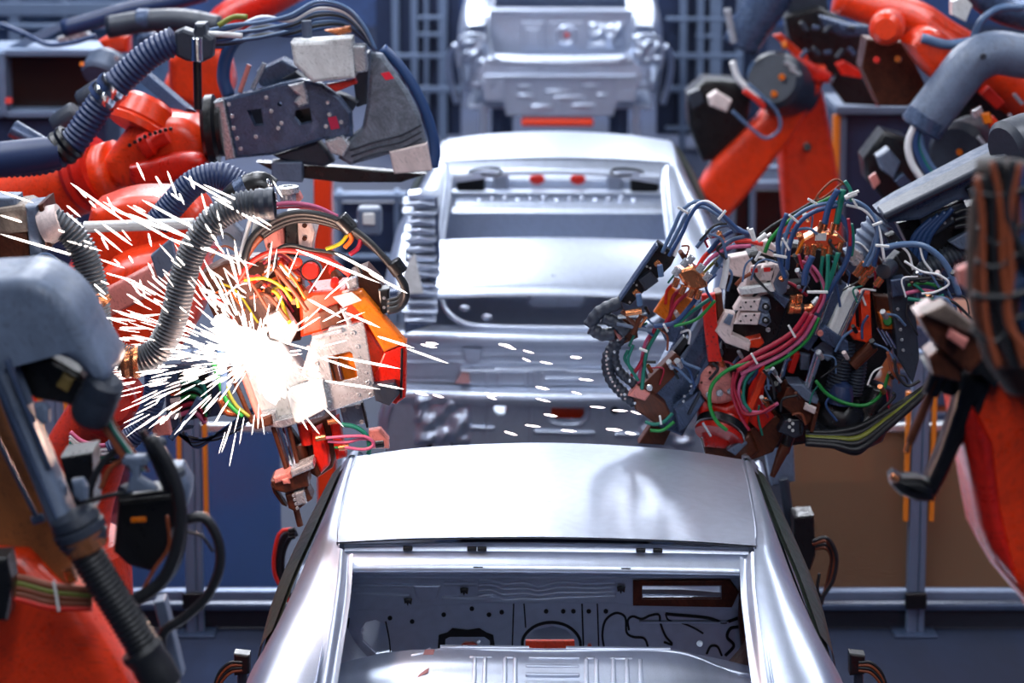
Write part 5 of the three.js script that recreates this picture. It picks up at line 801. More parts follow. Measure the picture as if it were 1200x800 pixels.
  part(t, 'solenoid', slab([[838, 388], [850, 366], [862, 368], [858, 392], [880, 402], [878, 412], [850, 402]], D - 0.17, 0.06), BONE); part(t, 'grey_window', slab([[848, 378], [854, 368], [860, 370], [856, 382]], D - 0.18, 0.02), GREY);
  part(t, 'orange_foot', slab([[874, 398], [892, 394], [896, 402], [890, 408], [876, 408]], D - 0.12, 0.05), ORANGE);
  part(t, 'filter_box', slab([[852, 302], [876, 298], [882, 310], [872, 326], [854, 322]], D - 0.1, 0.06), BONE); part(t, 'filter_box', slab([[882, 284], [900, 282], [912, 292], [908, 302], [890, 296]], D - 0.1, 0.05), BONE);
  bolt(t, 900, 386, D - 0.16, 3, ALU);
  part(t, 'black_port', slab([[916, 332], [942, 330], [950, 340], [940, 350], [918, 346]], D - 0.12, 0.06), BLACK); for (const x of [923, 936]) bolt(t, x, 336, D - 0.125, 2.6, ALU);
  part(t, 'copper_elbow', tube(pts([[926, 362], [940, 362], [952, 360], [960, 354]], D - 0.18), 5.5 * M(D), 14, 10), COPPER); part(t, 'elbow_nut', rodPx(924, 361, 930, 362, 14, D - 0.18), COPPER); part(t, 'elbow_end', rodPx(954, 358, 962, 351, 13, D - 0.18), ALU); part(t, 'elbow_band', rodPx(938, 362, 942, 362, 13, D - 0.18), BLACK);
  for (const [x, y] of [[930, 346], [937, 345]]) part(t, 'fitting', rodPx(x, y, x - 1, y + 10, 9, D - 0.15), COPPER);
  part(t, 'grey_bracket', slab([[940, 398], [968, 384], [976, 394], [952, 412]], D - 0.06, 0.05), GREY);
  // copper distributor with its pipes
  part(t, 'distributor', slab([[938, 282], [960, 270], [982, 274], [992, 284], [976, 290], [946, 294]], D - 0.2, 0.07, { bev: 0.008 }), COPPER); part(t, 'distributor_label', slab([[956, 274], [969, 273], [968, 282], [955, 282]], D - 0.207, 0.006, { bev: 0.001 }), WHITE);
  for (const [x0, y0, x1, y1] of [[960, 272], [966, 270], [974, 274], [980, 270]].map(([x, y]) => [x, y, x + 3, y - 13])) part(t, 'fitting', rodPx(x0, y0, x1, y1, 6, D - 0.2), COPPER);
  for (const [x0, y0, x1, y1] of [[939, 284, 936, 296], [946, 288, 945, 298], [954, 286, 952, 300], [966, 290, 965, 300], [973, 288, 972, 298], [986, 284, 982, 296]]) part(t, 'fitting', rodPx(x0, y0, x1, y1, 7, D - 0.2), COPPER);
  part(t, 'distributor_pin', rodPx(942, 280, 933, 298, 3, D - 0.22), AMBER);
  for (const [x, y] of [[1010, 312], [1014, 320], [1006, 318], [1020, 316], [1012, 328], [1030, 330]]) part(t, 'fitting', rodPx(x - 4, y + 5, x + 3, y - 4, 9, D - 0.18), COPPER);
  // orange clip frame, terminal tower and connector nest on the right
  part(t, 'orange_clip', slab([[1008, 344], [1020, 342], [1022, 396], [1016, 402], [1000, 398], [994, 390], [1002, 360], [1004, 386], [1010, 388]], D - 0.1, 0.06), ORANGE);
  part(t, 'orange_panel', slab([[1024, 346], [1044, 348], [1046, 392], [1030, 386]], D - 0.04, 0.05), RUST); part(t, 'orange_block', slab([[1030, 368], [1046, 366], [1048, 386], [1034, 386]], D - 0.07, 0.04), AMBER); part(t, 'green_knob', rodPx(1040, 376, 1041, 376.5, 11, D - 0.09, D - 0.06), CAB.green);
  part(t, 'terminal_tower', slab([[1042, 328], [1070, 326], [1078, 420], [1070, 450], [1052, 420]], D - 0.12, 0.08), DARKGREY); part(t, 'tower_cap', slab([[1043, 328], [1060, 325], [1062, 346], [1046, 349]], D - 0.15, 0.06), STEEL); for (let k = 0; k < 5; k++) bolt(t, 1052 + k * 1.6, 362 + k * 12, D - 0.125, 2, ALU);
  part(t, 'connector_cube', slab([[1040, 310], [1062, 288], [1078, 306], [1066, 328], [1044, 326]], D - 0.1, 0.08), BLACK); part(t, 'speaker_grille', rodPx(1036, 318, 1044, 312, 20, D - 0.16, D - 0.1), DARKGREY);
  part(t, 'coil_spring', ribbed(pts([[990, 402], [988, 420], [982, 444], [978, 460]], D - 0.08), 13 * M(D), 0.012, 0.2), DARKGREY); part(t, 'coil_spring', ribbed(pts([[1006, 420], [1004, 440], [1000, 462]], D - 0.06), 11 * M(D), 0.012, 0.2), DARKGREY); part(t, 'spring_dome', lathe(P(984, 472, D - 0.1), P(988, 446, D - 0.1), [[0, 0], [0.045, 0], [0.045, 0.4], [0.035, 0.8], [0.01, 1], [0, 1]], 20), NAVY);
  part(t, 'rusty_pin', rodPx(998, 428, 1024, 404, 16, D - 0.1), RUST); for (let k = 0; k < 3; k++) part(t, 'steel_pin', rodPx(1028 + k * 5, 384 + k * 2, 1040 + k * 5, 404 + k * 2, 2.6, D - 0.14), CHROME);
  part(t, 'black_bellow', limb([[960, 470, D, 26], [985, 490, D, 34], [1010, 500, D, 30], [1020, 480, D, 22], [1030, 450, D, 16]], 20), BLACK);
  for (const [k, c] of [[0, 'black'], [7, 'black'], [13, 'olive'], [19, 'black'], [26, 'black']]) cable(t, [[944, 506 + k * 0.5], [976, 506 + k * 0.6], [1006, 500 + k], [1040, 482 + k * 0.7], [1072, 462 + k * 0.4], [1092, 448 + k * 0.2]], 8, D - 0.1 - k * 0.002, c);
  cable(t, [[944, 512], [976, 522], [1004, 530], [1020, 518]], 7, D - 0.06, 'black');
  cable(t, [[956, 446], [970, 462], [994, 473], [1016, 474], [1032, 462], [1042, 436]], 4.5, D - 0.15, 'green');
  // left half: dark jaw with its hoses
  const E = 7.45;
  part(t, 'jaw_beam', slab([[846, 378], [836, 352], [826, 346], [806, 372], [790, 400], [770, 440], [752, 470], [770, 500], [800, 512], [822, 470], [826, 430]], E + 0.08, 0.1, { bev: 0.01 }), STEEL);
  for (const [a, b, w, m] of [[[832, 356], [782, 444], 9, GREY], [[846, 388], [808, 460], 7, STEEL], [[820, 374], [776, 446], 4, DARKGREY], [[846, 410], [806, 484], 5, DARKGREY]]) part(t, 'jaw_rail', barPx(...a, ...b, w, E + 0.0, E + 0.0, 0.05, 0.006), m);
  for (let k = 0; k < 12; k++) bolt(t, 842 - k * 4 + (k % 2) * 3, 404 + k * 6, E - 0.02, 1.8, ALU);
  part(t, 'jaw_foot', slab([[790, 480], [818, 458], [826, 470], [806, 500], [796, 506]], E - 0.02, 0.06), STEEL); part(t, 'jaw_foot', slab([[748, 520], [782, 470], [800, 478], [778, 522]], E + 0.12, 0.06), RUST);
  part(t, 'control_plate', slab([[768, 288], [772, 284], [793, 299], [786, 312], [738, 358], [724, 352]], E - 0.12, 0.05, { bev: 0.004 }), BLACK); part(t, 'control_edge', barPx(770, 286, 726, 350, 3, E - 0.13, E - 0.13, 0.06, 0.002), STEEL);
  for (const [x, y] of [[758, 312], [762, 314], [742, 331], [746, 334], [779, 296], [738, 354]]) bolt(t, x, y, E - 0.12, 1.4, WHITE);
  for (const [x, y] of [[773, 310], [748, 344]]) { part(t, 'copper_socket', rodPx(x - 4, y + 2, x + 1, y - 3, 10, E - 0.16), COPPER); part(t, 'socket_plug', rodPx(x, y, x + 2, y + 14, 7, E - 0.18), CAB.slate); }
  part(t, 'relay', slab([[748, 328], [762, 318], [772, 330], [756, 342]], E - 0.15, 0.04), DARKGREY);
  part(t, 'amber_panel', slab([[766, 366], [786, 336], [812, 352], [816, 362], [796, 384], [780, 376]], E - 0.08, 0.03), AMBER); part(t, 'slate_panel', slab([[774, 388], [786, 376], [800, 384], [792, 402], [780, 400]], E - 0.1, 0.04), STEEL);
  part(t, 'copper_block', slab([[792, 318], [812, 312], [826, 322], [830, 336], [812, 342], [800, 332]], E - 0.2, 0.08, { bev: 0.01 }), COPPER); for (const [x, y] of [[800, 312], [818, 318], [806, 308], [826, 328], [790, 322]]) part(t, 'fitting', rodPx(x, y, x + 6, y - 8, 9, E - 0.21), ALU); for (const [x, y] of [[794, 330], [802, 338], [812, 342], [820, 344]]) part(t, 'fitting', rodPx(x, y - 4, x - 4, y + 6, 8, E - 0.2), COPPER);
  for (const [p, r] of [[[[690, 382], [700, 368], [712, 360], [728, 354]], 8], [[[692, 384], [706, 392], [720, 390]], 8], [[[706, 372], [722, 378], [734, 390]], 8]]) part(t, 'grip_arm', ribbed(pts(p, E - 0.14), r * M(E), 0.03, 0.1), DARKGREY);
  part(t, 'clevis', slab([[712, 394], [730, 372], [746, 380], [748, 396], [730, 404], [718, 402]], E - 0.1, 0.06), RUST); part(t, 'clevis_pad', slab([[718, 386], [728, 380], [734, 392], [726, 400]], E - 0.13, 0.04), PINK); for (let k = 0; k < 9; k++) part(t, 'fitting', rodPx(722 + rr(0, 36), 366 + rr(0, 26), 728 + rr(0, 36), 362 + rr(0, 26), rr(4, 8), E - 0.16), [ALU, COPPER, GREY, RUST][k % 4]);
  for (const [p, w] of [[[[724, 398], [712, 420], [716, 444], [732, 462], [744, 472]], 15], [[[730, 394], [720, 412], [724, 432], [738, 446], [752, 456]], 12]]) { part(t, 'drag_hose', ribbed(pts(p, E - 0.1), w / 2 * M(E), 0.02, 0.12), DARKGREY); p.forEach(([x, y]) => bolt(t, x, y, E - 0.13, 1.8, ALU)); }
  for (let k = 0; k < 12; k++) bolt(t, 707 + Math.pow((k - 4) / 4, 2) * 4 + k * 1.2, 412 + k * 5, E - 0.12, 1.4, BONE);
  part(t, 'lower_clevis', slab([[740, 456], [750, 448], [768, 464], [780, 474], [786, 486], [770, 498], [744, 480]], E - 0.12, 0.07), RUST); part(t, 'clevis_cap', slab([[736, 464], [746, 452], [762, 462], [756, 470]], E - 0.14, 0.05), PINK); bolt(t, 761, 454, E - 0.13, 4, ALU); part(t, 'rust_bar', barPx(796, 418, 756, 458, 20, E - 0.03, E - 0.06, 0.06), RUST);
  part(t, 'black_bar', barPx(806, 396, 762, 452, 12, E, E, 0.05), BLACK);
  // cables ---------------------------------------------------------------
  for (const [p, w, c] of [
    [[[776, 296], [790, 266], [800, 246], [816, 236], [834, 242], [852, 258], [862, 272]], 5, 'slate'], [[[780, 298], [796, 268], [806, 250], [820, 242], [838, 250], [858, 268]], 5, 'slate'], [[[784, 300], [800, 272], [808, 254], [822, 238], [842, 248], [866, 270]], 5, 'navy'], [[[790, 300], [804, 262], [816, 240], [828, 236], [846, 248]], 4, 'white'],
    [[[816, 290], [832, 272], [850, 264], [866, 268], [876, 276]], 5, 'slate'], [[[830, 296], [846, 278], [862, 270], [880, 274]], 6, 'navy'], [[[838, 300], [856, 282], [876, 276]], 5, 'slate'], [[[820, 282], [838, 264], [852, 262]], 3, 'black'],
    [[[816, 316], [828, 298], [848, 286], [872, 282], [894, 286]], 6, 'red'], [[[820, 318], [836, 300], [856, 290], [880, 288]], 5, 'pink'], [[[824, 320], [838, 306], [854, 294]], 4, 'olive'], [[[852, 300], [850, 320], [846, 338]], 8, 'white'], [[[834, 322], [850, 296], [862, 286]], 7, 'slate'],
    [[[810, 340], [792, 356], [784, 372], [776, 384]], 5, 'crimson'], [[[802, 336], [790, 346], [786, 366], [782, 384]], 5, 'crimson'], [[[794, 328], [782, 340], [780, 356]], 4, 'red'], [[[820, 344], [806, 362], [790, 378], [766, 382]], 6, 'navy'], [[[832, 350], [812, 364], [794, 378], [770, 384]], 5, 'teal'], [[[838, 352], [816, 374], [790, 382]], 4, 'green'],
    [[[768, 384], [758, 410], [748, 430], [740, 440]], 5, 'crimson'], [[[772, 386], [758, 412], [754, 440], [752, 456]], 5, 'teal'], [[[766, 386], [756, 402], [750, 436], [748, 452]], 4, 'pink'], [[[736, 410], [732, 420], [744, 436]], 4, 'teal'], [[[742, 404], [736, 424], [748, 446]], 4, 'teal'],
    [[[756, 494], [766, 497], [778, 494], [788, 484]], 4.5, 'teal'], [[[762, 504], [776, 504], [790, 494]], 4.5, 'green'],
    [[[944, 400], [936, 380], [954, 364], [964, 342], [962, 326], [954, 314]], 5, 'crimson'], [[[946, 366], [930, 388], [906, 404], [880, 418], [862, 430]], 7, 'crimson'], [[[952, 368], [936, 392], [912, 410], [886, 422], [864, 434]], 6, 'crimson'], [[[956, 370], [942, 394], [918, 414], [890, 428], [868, 438]], 5, 'pink'], [[[960, 372], [946, 398], [922, 418], [896, 432]], 4, 'green'],
    [[[958, 366], [966, 348], [964, 330], [952, 312], [940, 306]], 4, 'pink'], [[[936, 298], [940, 312], [946, 322]], 4, 'crimson'], [[[945, 300], [950, 316], [958, 330]], 4, 'pink'],
    [[[878, 424], [852, 434], [834, 452], [832, 476], [840, 494], [852, 504]], 5, 'green'], [[[866, 432], [860, 452], [866, 472], [872, 484], [890, 484], [908, 474]], 4, 'crimson'], [[[884, 426], [868, 446], [866, 466], [874, 480], [896, 482], [912, 472]], 4.5, 'pink'], [[[890, 428], [874, 446], [872, 470], [880, 482]], 4, 'teal'], [[[860, 436], [858, 460], [868, 488], [878, 504]], 4, 'crimson'],
    [[[982, 222], [972, 240], [966, 262]], 8, 'navy'], [[[988, 222], [984, 240], [980, 262]], 8, 'teal'], [[[990, 216], [980, 210], [962, 224], [956, 234], [964, 232], [978, 222], [988, 214]], 3, 'brown'], [[[990, 212], [996, 222], [998, 236]], 5, 'teal'],
    [[[952, 300], [944, 318], [942, 334]], 8, 'navy'], [[[964, 300], [962, 322], [966, 344]], 4.5, 'teal'], [[[970, 298], [970, 322], [968, 344]], 5, 'teal'], [[[982, 296], [976, 318], [968, 340]], 6, 'teal'],
    [[[966, 352], [978, 330], [990, 310], [996, 286], [992, 264], [982, 250]], 7, 'navy'], [[[960, 232], [930, 250], [906, 264], [890, 276]], 4, 'black'], [[[976, 230], [944, 246], [918, 264], [902, 282], [896, 296]], 5, 'green'], [[[984, 236], [952, 242], [930, 256], [920, 280], [916, 310]], 5, 'slate'], [[[984, 240], [954, 248], [936, 262], [926, 284], [922, 316]], 6, 'navy'], [[[922, 250], [912, 280], [914, 306], [920, 326]], 6, 'navy'], [[[926, 282], [934, 270], [948, 268], [958, 274]], 4, 'slate'],
    [[[986, 234], [1004, 236], [1020, 248], [1028, 268], [1024, 296], [1016, 312]], 5, 'slate'], [[[990, 238], [1008, 240], [1022, 256], [1030, 280], [1024, 312]], 6, 'navy'], [[[992, 240], [1012, 246], [1028, 264], [1034, 290], [1036, 304]], 3.5, 'white'], [[[996, 238], [1016, 246], [1028, 262], [1022, 290], [1012, 312]], 5, 'slate'], [[[998, 262], [1000, 280], [998, 300]], 4, 'teal'], [[[994, 256], [996, 272], [996, 288]], 4, 'crimson'],
    [[[1036, 290], [1060, 286], [1082, 288], [1102, 302], [1116, 324], [1124, 346]], 8, 'slate'], [[[1050, 300], [1066, 322], [1080, 330], [1096, 326], [1110, 340]], 3, 'black'], [[[1060, 306], [1080, 318], [1100, 322], [1112, 332], [1096, 342], [1080, 344]], 3, 'white'], [[[1060, 344], [1080, 340], [1096, 342]], 5, 'pink'], [[[1064, 334], [1086, 332], [1104, 338]], 4, 'green'], [[[1064, 350], [1086, 352], [1106, 346]], 5, 'teal'], [[[1094, 348], [1110, 352], [1116, 366]], 6, 'slate'], [[[1066, 328], [1090, 326], [1106, 330]], 4, 'black'], [[[1074, 356], [1096, 352], [1110, 362]], 4, 'pink'], [[[1078, 288], [1082, 304], [1092, 318]], 3, 'white'], [[[1050, 284], [1064, 296], [1070, 316]], 3, 'white'],
    [[[870, 330], [874, 310], [882, 302]], 2.5, 'slate'], [[[880, 328], [886, 310], [896, 304], [912, 308]], 2.5, 'slate'], [[[862, 334], [870, 326], [880, 320]], 5, 'brown'],
    [[[1048, 420], [1052, 440], [1064, 452], [1078, 446]], 4, 'black'], [[[1040, 412], [1046, 436], [1060, 450]], 4, 'brown'],
  ]) cable(t, p, w, D - 0.24 + rr(-0.04, 0.06), c);
  // the many thin wires and small couplings woven between them
  for (const [x0, x1, y0, y1, n, dd] of [[790, 850, 262, 330, 10, E - 0.12], [740, 800, 360, 440, 12, E - 0.1], [880, 960, 290, 330, 9, D - 0.14], [920, 1000, 250, 330, 12, D - 0.16], [1000, 1040, 300, 400, 8, D - 0.14], [1060, 1120, 320, 370, 16, D - 0.2], [880, 940, 420, 500, 10, D - 0.14], [960, 1050, 400, 480, 10, D - 0.16], [800, 880, 410, 480, 6, D - 0.12]])
    for (let k = 0; k < n; k++) { const x = rr(x0, x1), y = rr(y0, y1), a = rr(0.4, 2.4), l = rr(16, 40), b = rr(-12, 12); cable(t, [[x, y], [x + Math.cos(a) * l * 0.5 + b, y + Math.sin(a) * l * 0.5 - rr(2, 10)], [x + Math.cos(a) * l, y + Math.sin(a) * l]], rr(2, 4), dd + rr(-0.05, 0.05), ['black', 'slate', 'navy', 'black', 'teal', 'crimson', 'white', 'slate', 'brown'][k % 9]); if (k % 2) part(t, 'coupling', rodPx(x - 2, y - 3, x + 2, y + 4, rr(4, 8), dd - 0.03, dd, 10), [COPPER, ALU, BLACK, RUST, BONE][k % 5]); }
  for (const [x, y, a, l] of [[800, 246, 30, 14], [846, 252, -50, 14], [921, 286, 60, 16], [930, 256, 40, 14], [914, 300, 10, 16], [1002, 238, 60, 12], [958, 342, 0, 24], [952, 236, 30, 12], [928, 388, 60, 16], [884, 420, 60, 14], [896, 278, -30, 18], [1028, 262, -20, 12], [1034, 288, 5, 16], [780, 384, 60, 10], [754, 410, 20, 10], [880, 274, 60, 16], [774, 492, 80, 10], [888, 300, -60, 12], [1000, 226, -20, 14]]) tie(t, x, y, a, l, D - 0.3);
  for (const [x0, y0, x1, y1] of [[898, 274, 888, 282], [880, 268, 884, 282], [990, 232, 1004, 226]]) part(t, 'cable_marker', rodPx(x0, y0, x1, y1, 6, D - 0.3), WHITE);
  part(t, 'lug', slab([[1038, 276], [1048, 272], [1062, 288], [1056, 296], [1044, 290]], D - 0.2, 0.04), BLACK); part(t, 'grey_panel', slab([[1000, 306], [1030, 300], [1040, 310], [1032, 322], [1008, 330]], D - 0.02, 0.05), ALU); part(t, 'grey_panel', slab([[984, 300], [1004, 296], [1010, 312], [994, 324]], D - 0.04, 0.05), STEEL);
  part(t, 'brown_lug', barPx(990, 312, 986, 322, 5, D - 0.2, D - 0.2, 0.02), COPPER);
}
// --- far robot with the two straddling orange legs
{
  const t = thing('industrial_robot', 'far orange robot with two slanting arms and black gripper head', 'robot'), D = 14;
  const q = P(962, 400, D); pedestal(t, q.x, D, 0.85, 0.22);
  part(t, 'lower_arm', slab([[936, 92], [958, 84], [968, 120], [984, 210], [992, 330], [930, 400], [924, 300], [916, 200], [912, 150]], D - 0.1, 0.26, { bev: 0.05 }), ORANGE);
  part(t, 'upper_arm', slab([[926, 96], [946, 78], [970, 80], [966, 100], [930, 160], [880, 226], [852, 258], [818, 226], [838, 190], [890, 140]], D - 0.5, 0.24, { bev: 0.05 }), ORANGE);
  part(t, 'elbow_cap', slab([[930, 64], [950, 74], [976, 88], [972, 98], [950, 96], [934, 82]], D - 0.55, 0.2, { bev: 0.03 }), RED);
  part(t, 'arm_stripe', slab([[906, 42], [916, 40], [946, 66], [950, 76], [940, 74]], D - 0.5, 0.06), ORANGE); part(t, 'arm_hole', rodPx(946, 172, 946, 172.4, 10, D - 0.15, D - 0.1), BLACK);
  part(t, 'gear_motor', lathe(P(905, 92, D - 0.7), P(930, 108, D - 0.3), [[0, 0], [0.15, 0], [0.18, 0.1], [0.19, 0.5], [0.17, 1], [0, 1]], 28), DARKGREY); for (const [x, y] of [[916, 90], [907, 110]]) bolt(t, x, y, D - 0.75, 4, AMBER, 'amber_lamp');
  part(t, 'head_block', slab([[806, 112], [826, 94], [862, 96], [880, 116], [876, 150], [850, 184], [824, 190], [808, 150]], D - 0.4, 0.3, { bev: 0.02 }), BLACK);
  part(t, 'white_valve', slab([[830, 114], [840, 107], [858, 118], [852, 132], [832, 124]], D - 0.75, 0.1, { bev: 0.015 }), BONE); part(t, 'head_bracket', slab([[806, 110], [820, 104], [826, 120], [812, 128]], D - 0.45, 0.1), DARKGREY);
  cable(t, [[858, 130], [880, 150], [898, 162], [914, 150], [910, 130], [892, 112], [876, 98]], 4, D - 0.8, 'slate'); cable(t, [[858, 72], [864, 90], [876, 104], [888, 116]], 8, D - 0.7, 'white'); cable(t, [[872, 106], [888, 118], [896, 126]], 7, D - 0.72, 'red'); cable(t, [[886, 72], [880, 88], [884, 100]], 10, D - 0.6, 'slate');
  part(t, 'forearm_tube', limb([[866, 56, D - 0.6, 22], [880, 30, D - 0.6, 24], [900, 0, D - 0.6, 26], [920, -40, D - 0.6, 26]], 16), STEEL);
  part(t, 'tube_rod', rodPx(852, 10, 860, 50, 9, D - 0.7), ALU);
  part(t, 'upper_cluster', slab([[920, 20], [960, 8], [1000, 30], [1024, 44], [1010, 80], [976, 90], [950, 72], [926, 50]], D - 0.3, 0.2, { bev: 0.02 }), BLACK); part(t, 'upper_cluster', slab([[920, -20], [966, -20], [972, 16], [944, 30], [924, 28]], D - 0.2, 0.2), DARKGREY);
  for (let k = 0; k < 10; k++) part(t, 'pneumatic_pin', rodPx(938 + (k % 5) * 14, 26 + Math.floor(k / 5) * 30 + (k % 3) * 6, 946 + (k % 5) * 14, 36 + Math.floor(k / 5) * 28 - (k % 3) * 3, 6, D - 0.62), k % 2 ? STEEL : DARKGREY);
  part(t, 'red_clip', slab([[980, 76], [990, 72], [1010, 84], [1010, 92], [986, 88]], D - 0.6, 0.08), RED); part(t, 'amber_lamp', rodPx(916, 54, 922, 52, 10, D - 0.6), AMBER); for (const [x, y] of [[924, 76], [930, 84]]) part(t, 'steel_pin', rodPx(x - 5, y - 4, x + 8, y + 4, 6, D - 0.75), ALU);
  part(t, 'dark_gusset', slab([[984, 80], [1010, 90], [1030, 124], [990, 122], [974, 100]], D - 0.3, 0.1), BLACK);
  cable(t, [[1026, 96], [1032, 108], [1028, 124]], 5, D - 0.4, 'crimson'); part(t, 'strap', slab([[960, 18], [996, 28], [1022, 30], [1020, 42], [990, 44], [966, 34]], D - 0.6, 0.08, { bev: 0.02 }), STEEL);
}
// --- upper right robot with the grey hose elbow
{
  const t = thing('industrial_robot', 'orange robot with round wrist joint and thick grey hose elbow', 'robot'), D = 10.8;
  const q = P(1330, 400, D); pedestal(t, q.x, D + 0.2, 1.2, 0.3);
  part(t, 'lower_arm', limb([[1330, 470, D + 0.2, 54], [1310, 330, D + 0.2, 50], [1280, 180, D + 0.1, 52], [1240, 130, D, 50]], 16), ORANGE);
  part(t, 'forearm', limb([[980, -4, D, 20], [1020, 8, D, 22], [1070, 22, D, 24], [1110, 50, D - 0.02, 28], [1160, 84, D - 0.02, 34], [1240, 130, D, 46]], 28, 24), ORANGE);
  part(t, 'wrist_joint', lathe(P(1038, 34, D - 0.45), P(1042, 28, D), [[0, 0], [0.05, 0], [0.075, 0.06], [0.084, 0.2], [0.084, 0.8], [0.07, 1], [0, 1]], 30), ORANGE);
  part(t, 'joint_shade_block', slab([[1016, 46], [1060, 50], [1080, 90], [1096, 124], [1030, 124], [1010, 80]], D + 0.15, 0.2), RUST);  // brown block put in for the shade beneath the wrist joint
  part(t, 'forearm_shell', slab([[1062, 52], [1084, 36], [1108, 40], [1124, 66], [1104, 98], [1078, 78]], D - 0.4, 0.24, { bev: 0.05, round: 4 }), ORANGE);
  for (const [x, y, m] of [[1052, 69, AMBER], [1027, 70, RED], [1190, 50, AMBER]]) part(t, 'indicator', rodPx(x, y, x + 1, y + 0.6, 8, D - 0.3, D - 0.26), m);
  part(t, 'hose_elbow', tube(pts([[1082, 146], [1098, 124], [1118, 98], [1138, 74], [1164, 62], [1200, 66], [1260, 70]], D - 0.6), 25 * M(D), 30, 18), GREY); part(t, 'hose_collar', rodPx(1078, 152, 1090, 134, 54, D - 0.6), STEEL); bolt(t, 1152, 66, D - 0.72, 4, DARKGREY);
  part(t, 'black_gearbox', slab([[1012, 186], [1036, 154], [1064, 162], [1090, 184], [1106, 210], [1070, 244], [1040, 238], [1016, 212]], D - 0.3, 0.2, { bev: 0.02 }), BLACK); part(t, 'grey_valve', slab([[1028, 184], [1042, 174], [1056, 190], [1048, 210], [1034, 200]], D - 0.52, 0.1, { bev: 0.012 }), GREY); part(t, 'valve_stem', barPx(1052, 206, 1072, 228, 14, D - 0.5, D - 0.5, 0.08), STEEL); part(t, 'pink_label', slab([[1018, 208], [1026, 202], [1032, 214], [1024, 222]], D - 0.51, 0.02), PINK);
  for (const [dx, c, w] of [[0, 'white', 9], [9, 'navy', 9], [16, 'slate', 7], [12, 'teal', 6]]) cable(t, [[1072 + dx * 0.6, 146], [1064 + dx, 168], [1068 + dx * 1.3, 190], [1082 + dx * 1.5, 212]], w, D - 0.65, c);
  part(t, 'dark_motor', lathe(P(1120, 180, D - 0.5), P(1150, 168, D - 0.2), [[0, 0], [0.12, 0], [0.15, 0.12], [0.15, 0.8], [0.1, 1], [0, 1]], 26), DARKGREY); for (const [x, y] of [[1124, 178], [1112, 198]]) bolt(t, x, y, D - 0.52, 4, AMBER, 'amber_lamp');
  part(t, 'black_body', slab([[1094, 156], [1140, 104], [1200, 84], [1260, 90], [1260, 190], [1180, 190], [1130, 200]], D - 0.05, 0.2), BLACK);
  part(t, 'red_arm', barPx(1158, 138, 1182, 166, 12, D - 0.6, D - 0.6, 0.06, 0.01), ORANGE); part(t, 'red_arm', barPx(1152, 104, 1172, 124, 14, D - 0.4, D - 0.4, 0.06, 0.01), RED); part(t, 'yellow_clip', slab([[1150, 134], [1160, 132], [1164, 144], [1154, 146]], D - 0.65, 0.04), AMBER); part(t, 'white_tag', slab([[1138, 130], [1150, 124], [1154, 136], [1140, 140]], D - 0.62, 0.03), ALU);
  for (const [x, y] of [[1146, 160], [1150, 172], [1182, 134], [1194, 140], [1188, 110]]) part(t, 'steel_pin', rodPx(x, y, x + 10, y + 12, 5, D - 0.6), ALU);
  part(t, 'connector', slab([[1116, 2], [1130, -4], [1140, 6], [1132, 26], [1116, 18]], D - 0.5, 0.08), WHITE); cable(t, [[1140, 44], [1150, 24], [1170, 10], [1200, 8]], 9, D - 0.4, 'slate'); cable(t, [[1080, 44], [1110, 52], [1140, 48]], 12, D - 0.4, 'slate');
  part(t, 'upper_beam', limb([[1130, -30, D - 0.2, 22], [1170, 6, D - 0.2, 20], [1230, 20, D - 0.2, 22]], 12), STEEL);
}
// ---------------------------------------------------------------- fences, frames and cabinets
const PANE_BLUE = mat('clear blue guard pane', 0xa6bbdb, 0.12, 0, { transmission: 1, thickness: 0, ior: 1.3 });
const PANE_AMBER = mat('amber guard pane', 0xb49478, 0.24, 0, { transmission: 0.7, thickness: 0, ior: 1.3 });
function fence(label, x0, x1, D, posts, paneMat) {
  const t = thing('guard_fence', label, 'fence');
  const X = px => P(px, 600, D).x, z = -D, a = X(x0), b = X(x1);
  for (const px of posts) {
    part(t, 'post', box(0.05, 1.36, 0.06, X(px) - 0.012, 0.68, z, 0.008), FRAME); part(t, 'post', box(0.03, 1.36, 0.05, X(px) + 0.03, 0.68, z + 0.004, 0.006), FRAME);
    for (const s of [-1, 1]) part(t, 'guard_strip', box(0.022, 0.62, 0.03, X(px) + s * 0.06 + 0.006, 0.86, z + 0.02, 0.004), STRIP);
    part(t, 'foot_plate', box(0.2, 0.012, 0.16, X(px), 0.006, z, 0.004), STEEL); part(t, 'corner_bracket', box(0.1, 0.08, 0.03, X(px) + 0.0, 0.17, z + 0.04, 0.008), BLACK);
  }
  part(t, 'top_rail', box(b - a, 0.035, 0.05, (a + b) / 2, 0.985, z - 0.03, 0.008), ALU);
  part(t, 'bottom_rail', box(b - a, 0.045, 0.05, (a + b) / 2, 0.175, z - 0.03, 0.008), FRAME); part(t, 'lower_rail', box(b - a, 0.03, 0.05, (a + b) / 2, 0.12, z - 0.02, 0.006), STEEL); part(t, 'kick_plate', box(b - a, 0.1, 0.02, (a + b) / 2, 0.055, z - 0.05, 0.004), DARKGREY);
  const ed = [a, ...posts.map(X), b];
  for (let i = 0; i < ed.length - 1; i++) if (ed[i + 1] - ed[i] > 0.1) part(t, 'pane', box(ed[i + 1] - ed[i] - 0.06, 0.75, 0.006, (ed[i] + ed[i + 1]) / 2, 0.585, z - 0.03, 0.001), paneMat);
  return t;
}
fence('aluminium fence with blue panes and orange strips beside the looping hoses', -140, 336, 9.95, [-60, 66, 226], PANE_BLUE);
fence('aluminium fence with amber panes and orange strips behind the hooked arm', 912, 1330, 9.95, [1074, 1240], PANE_AMBER);
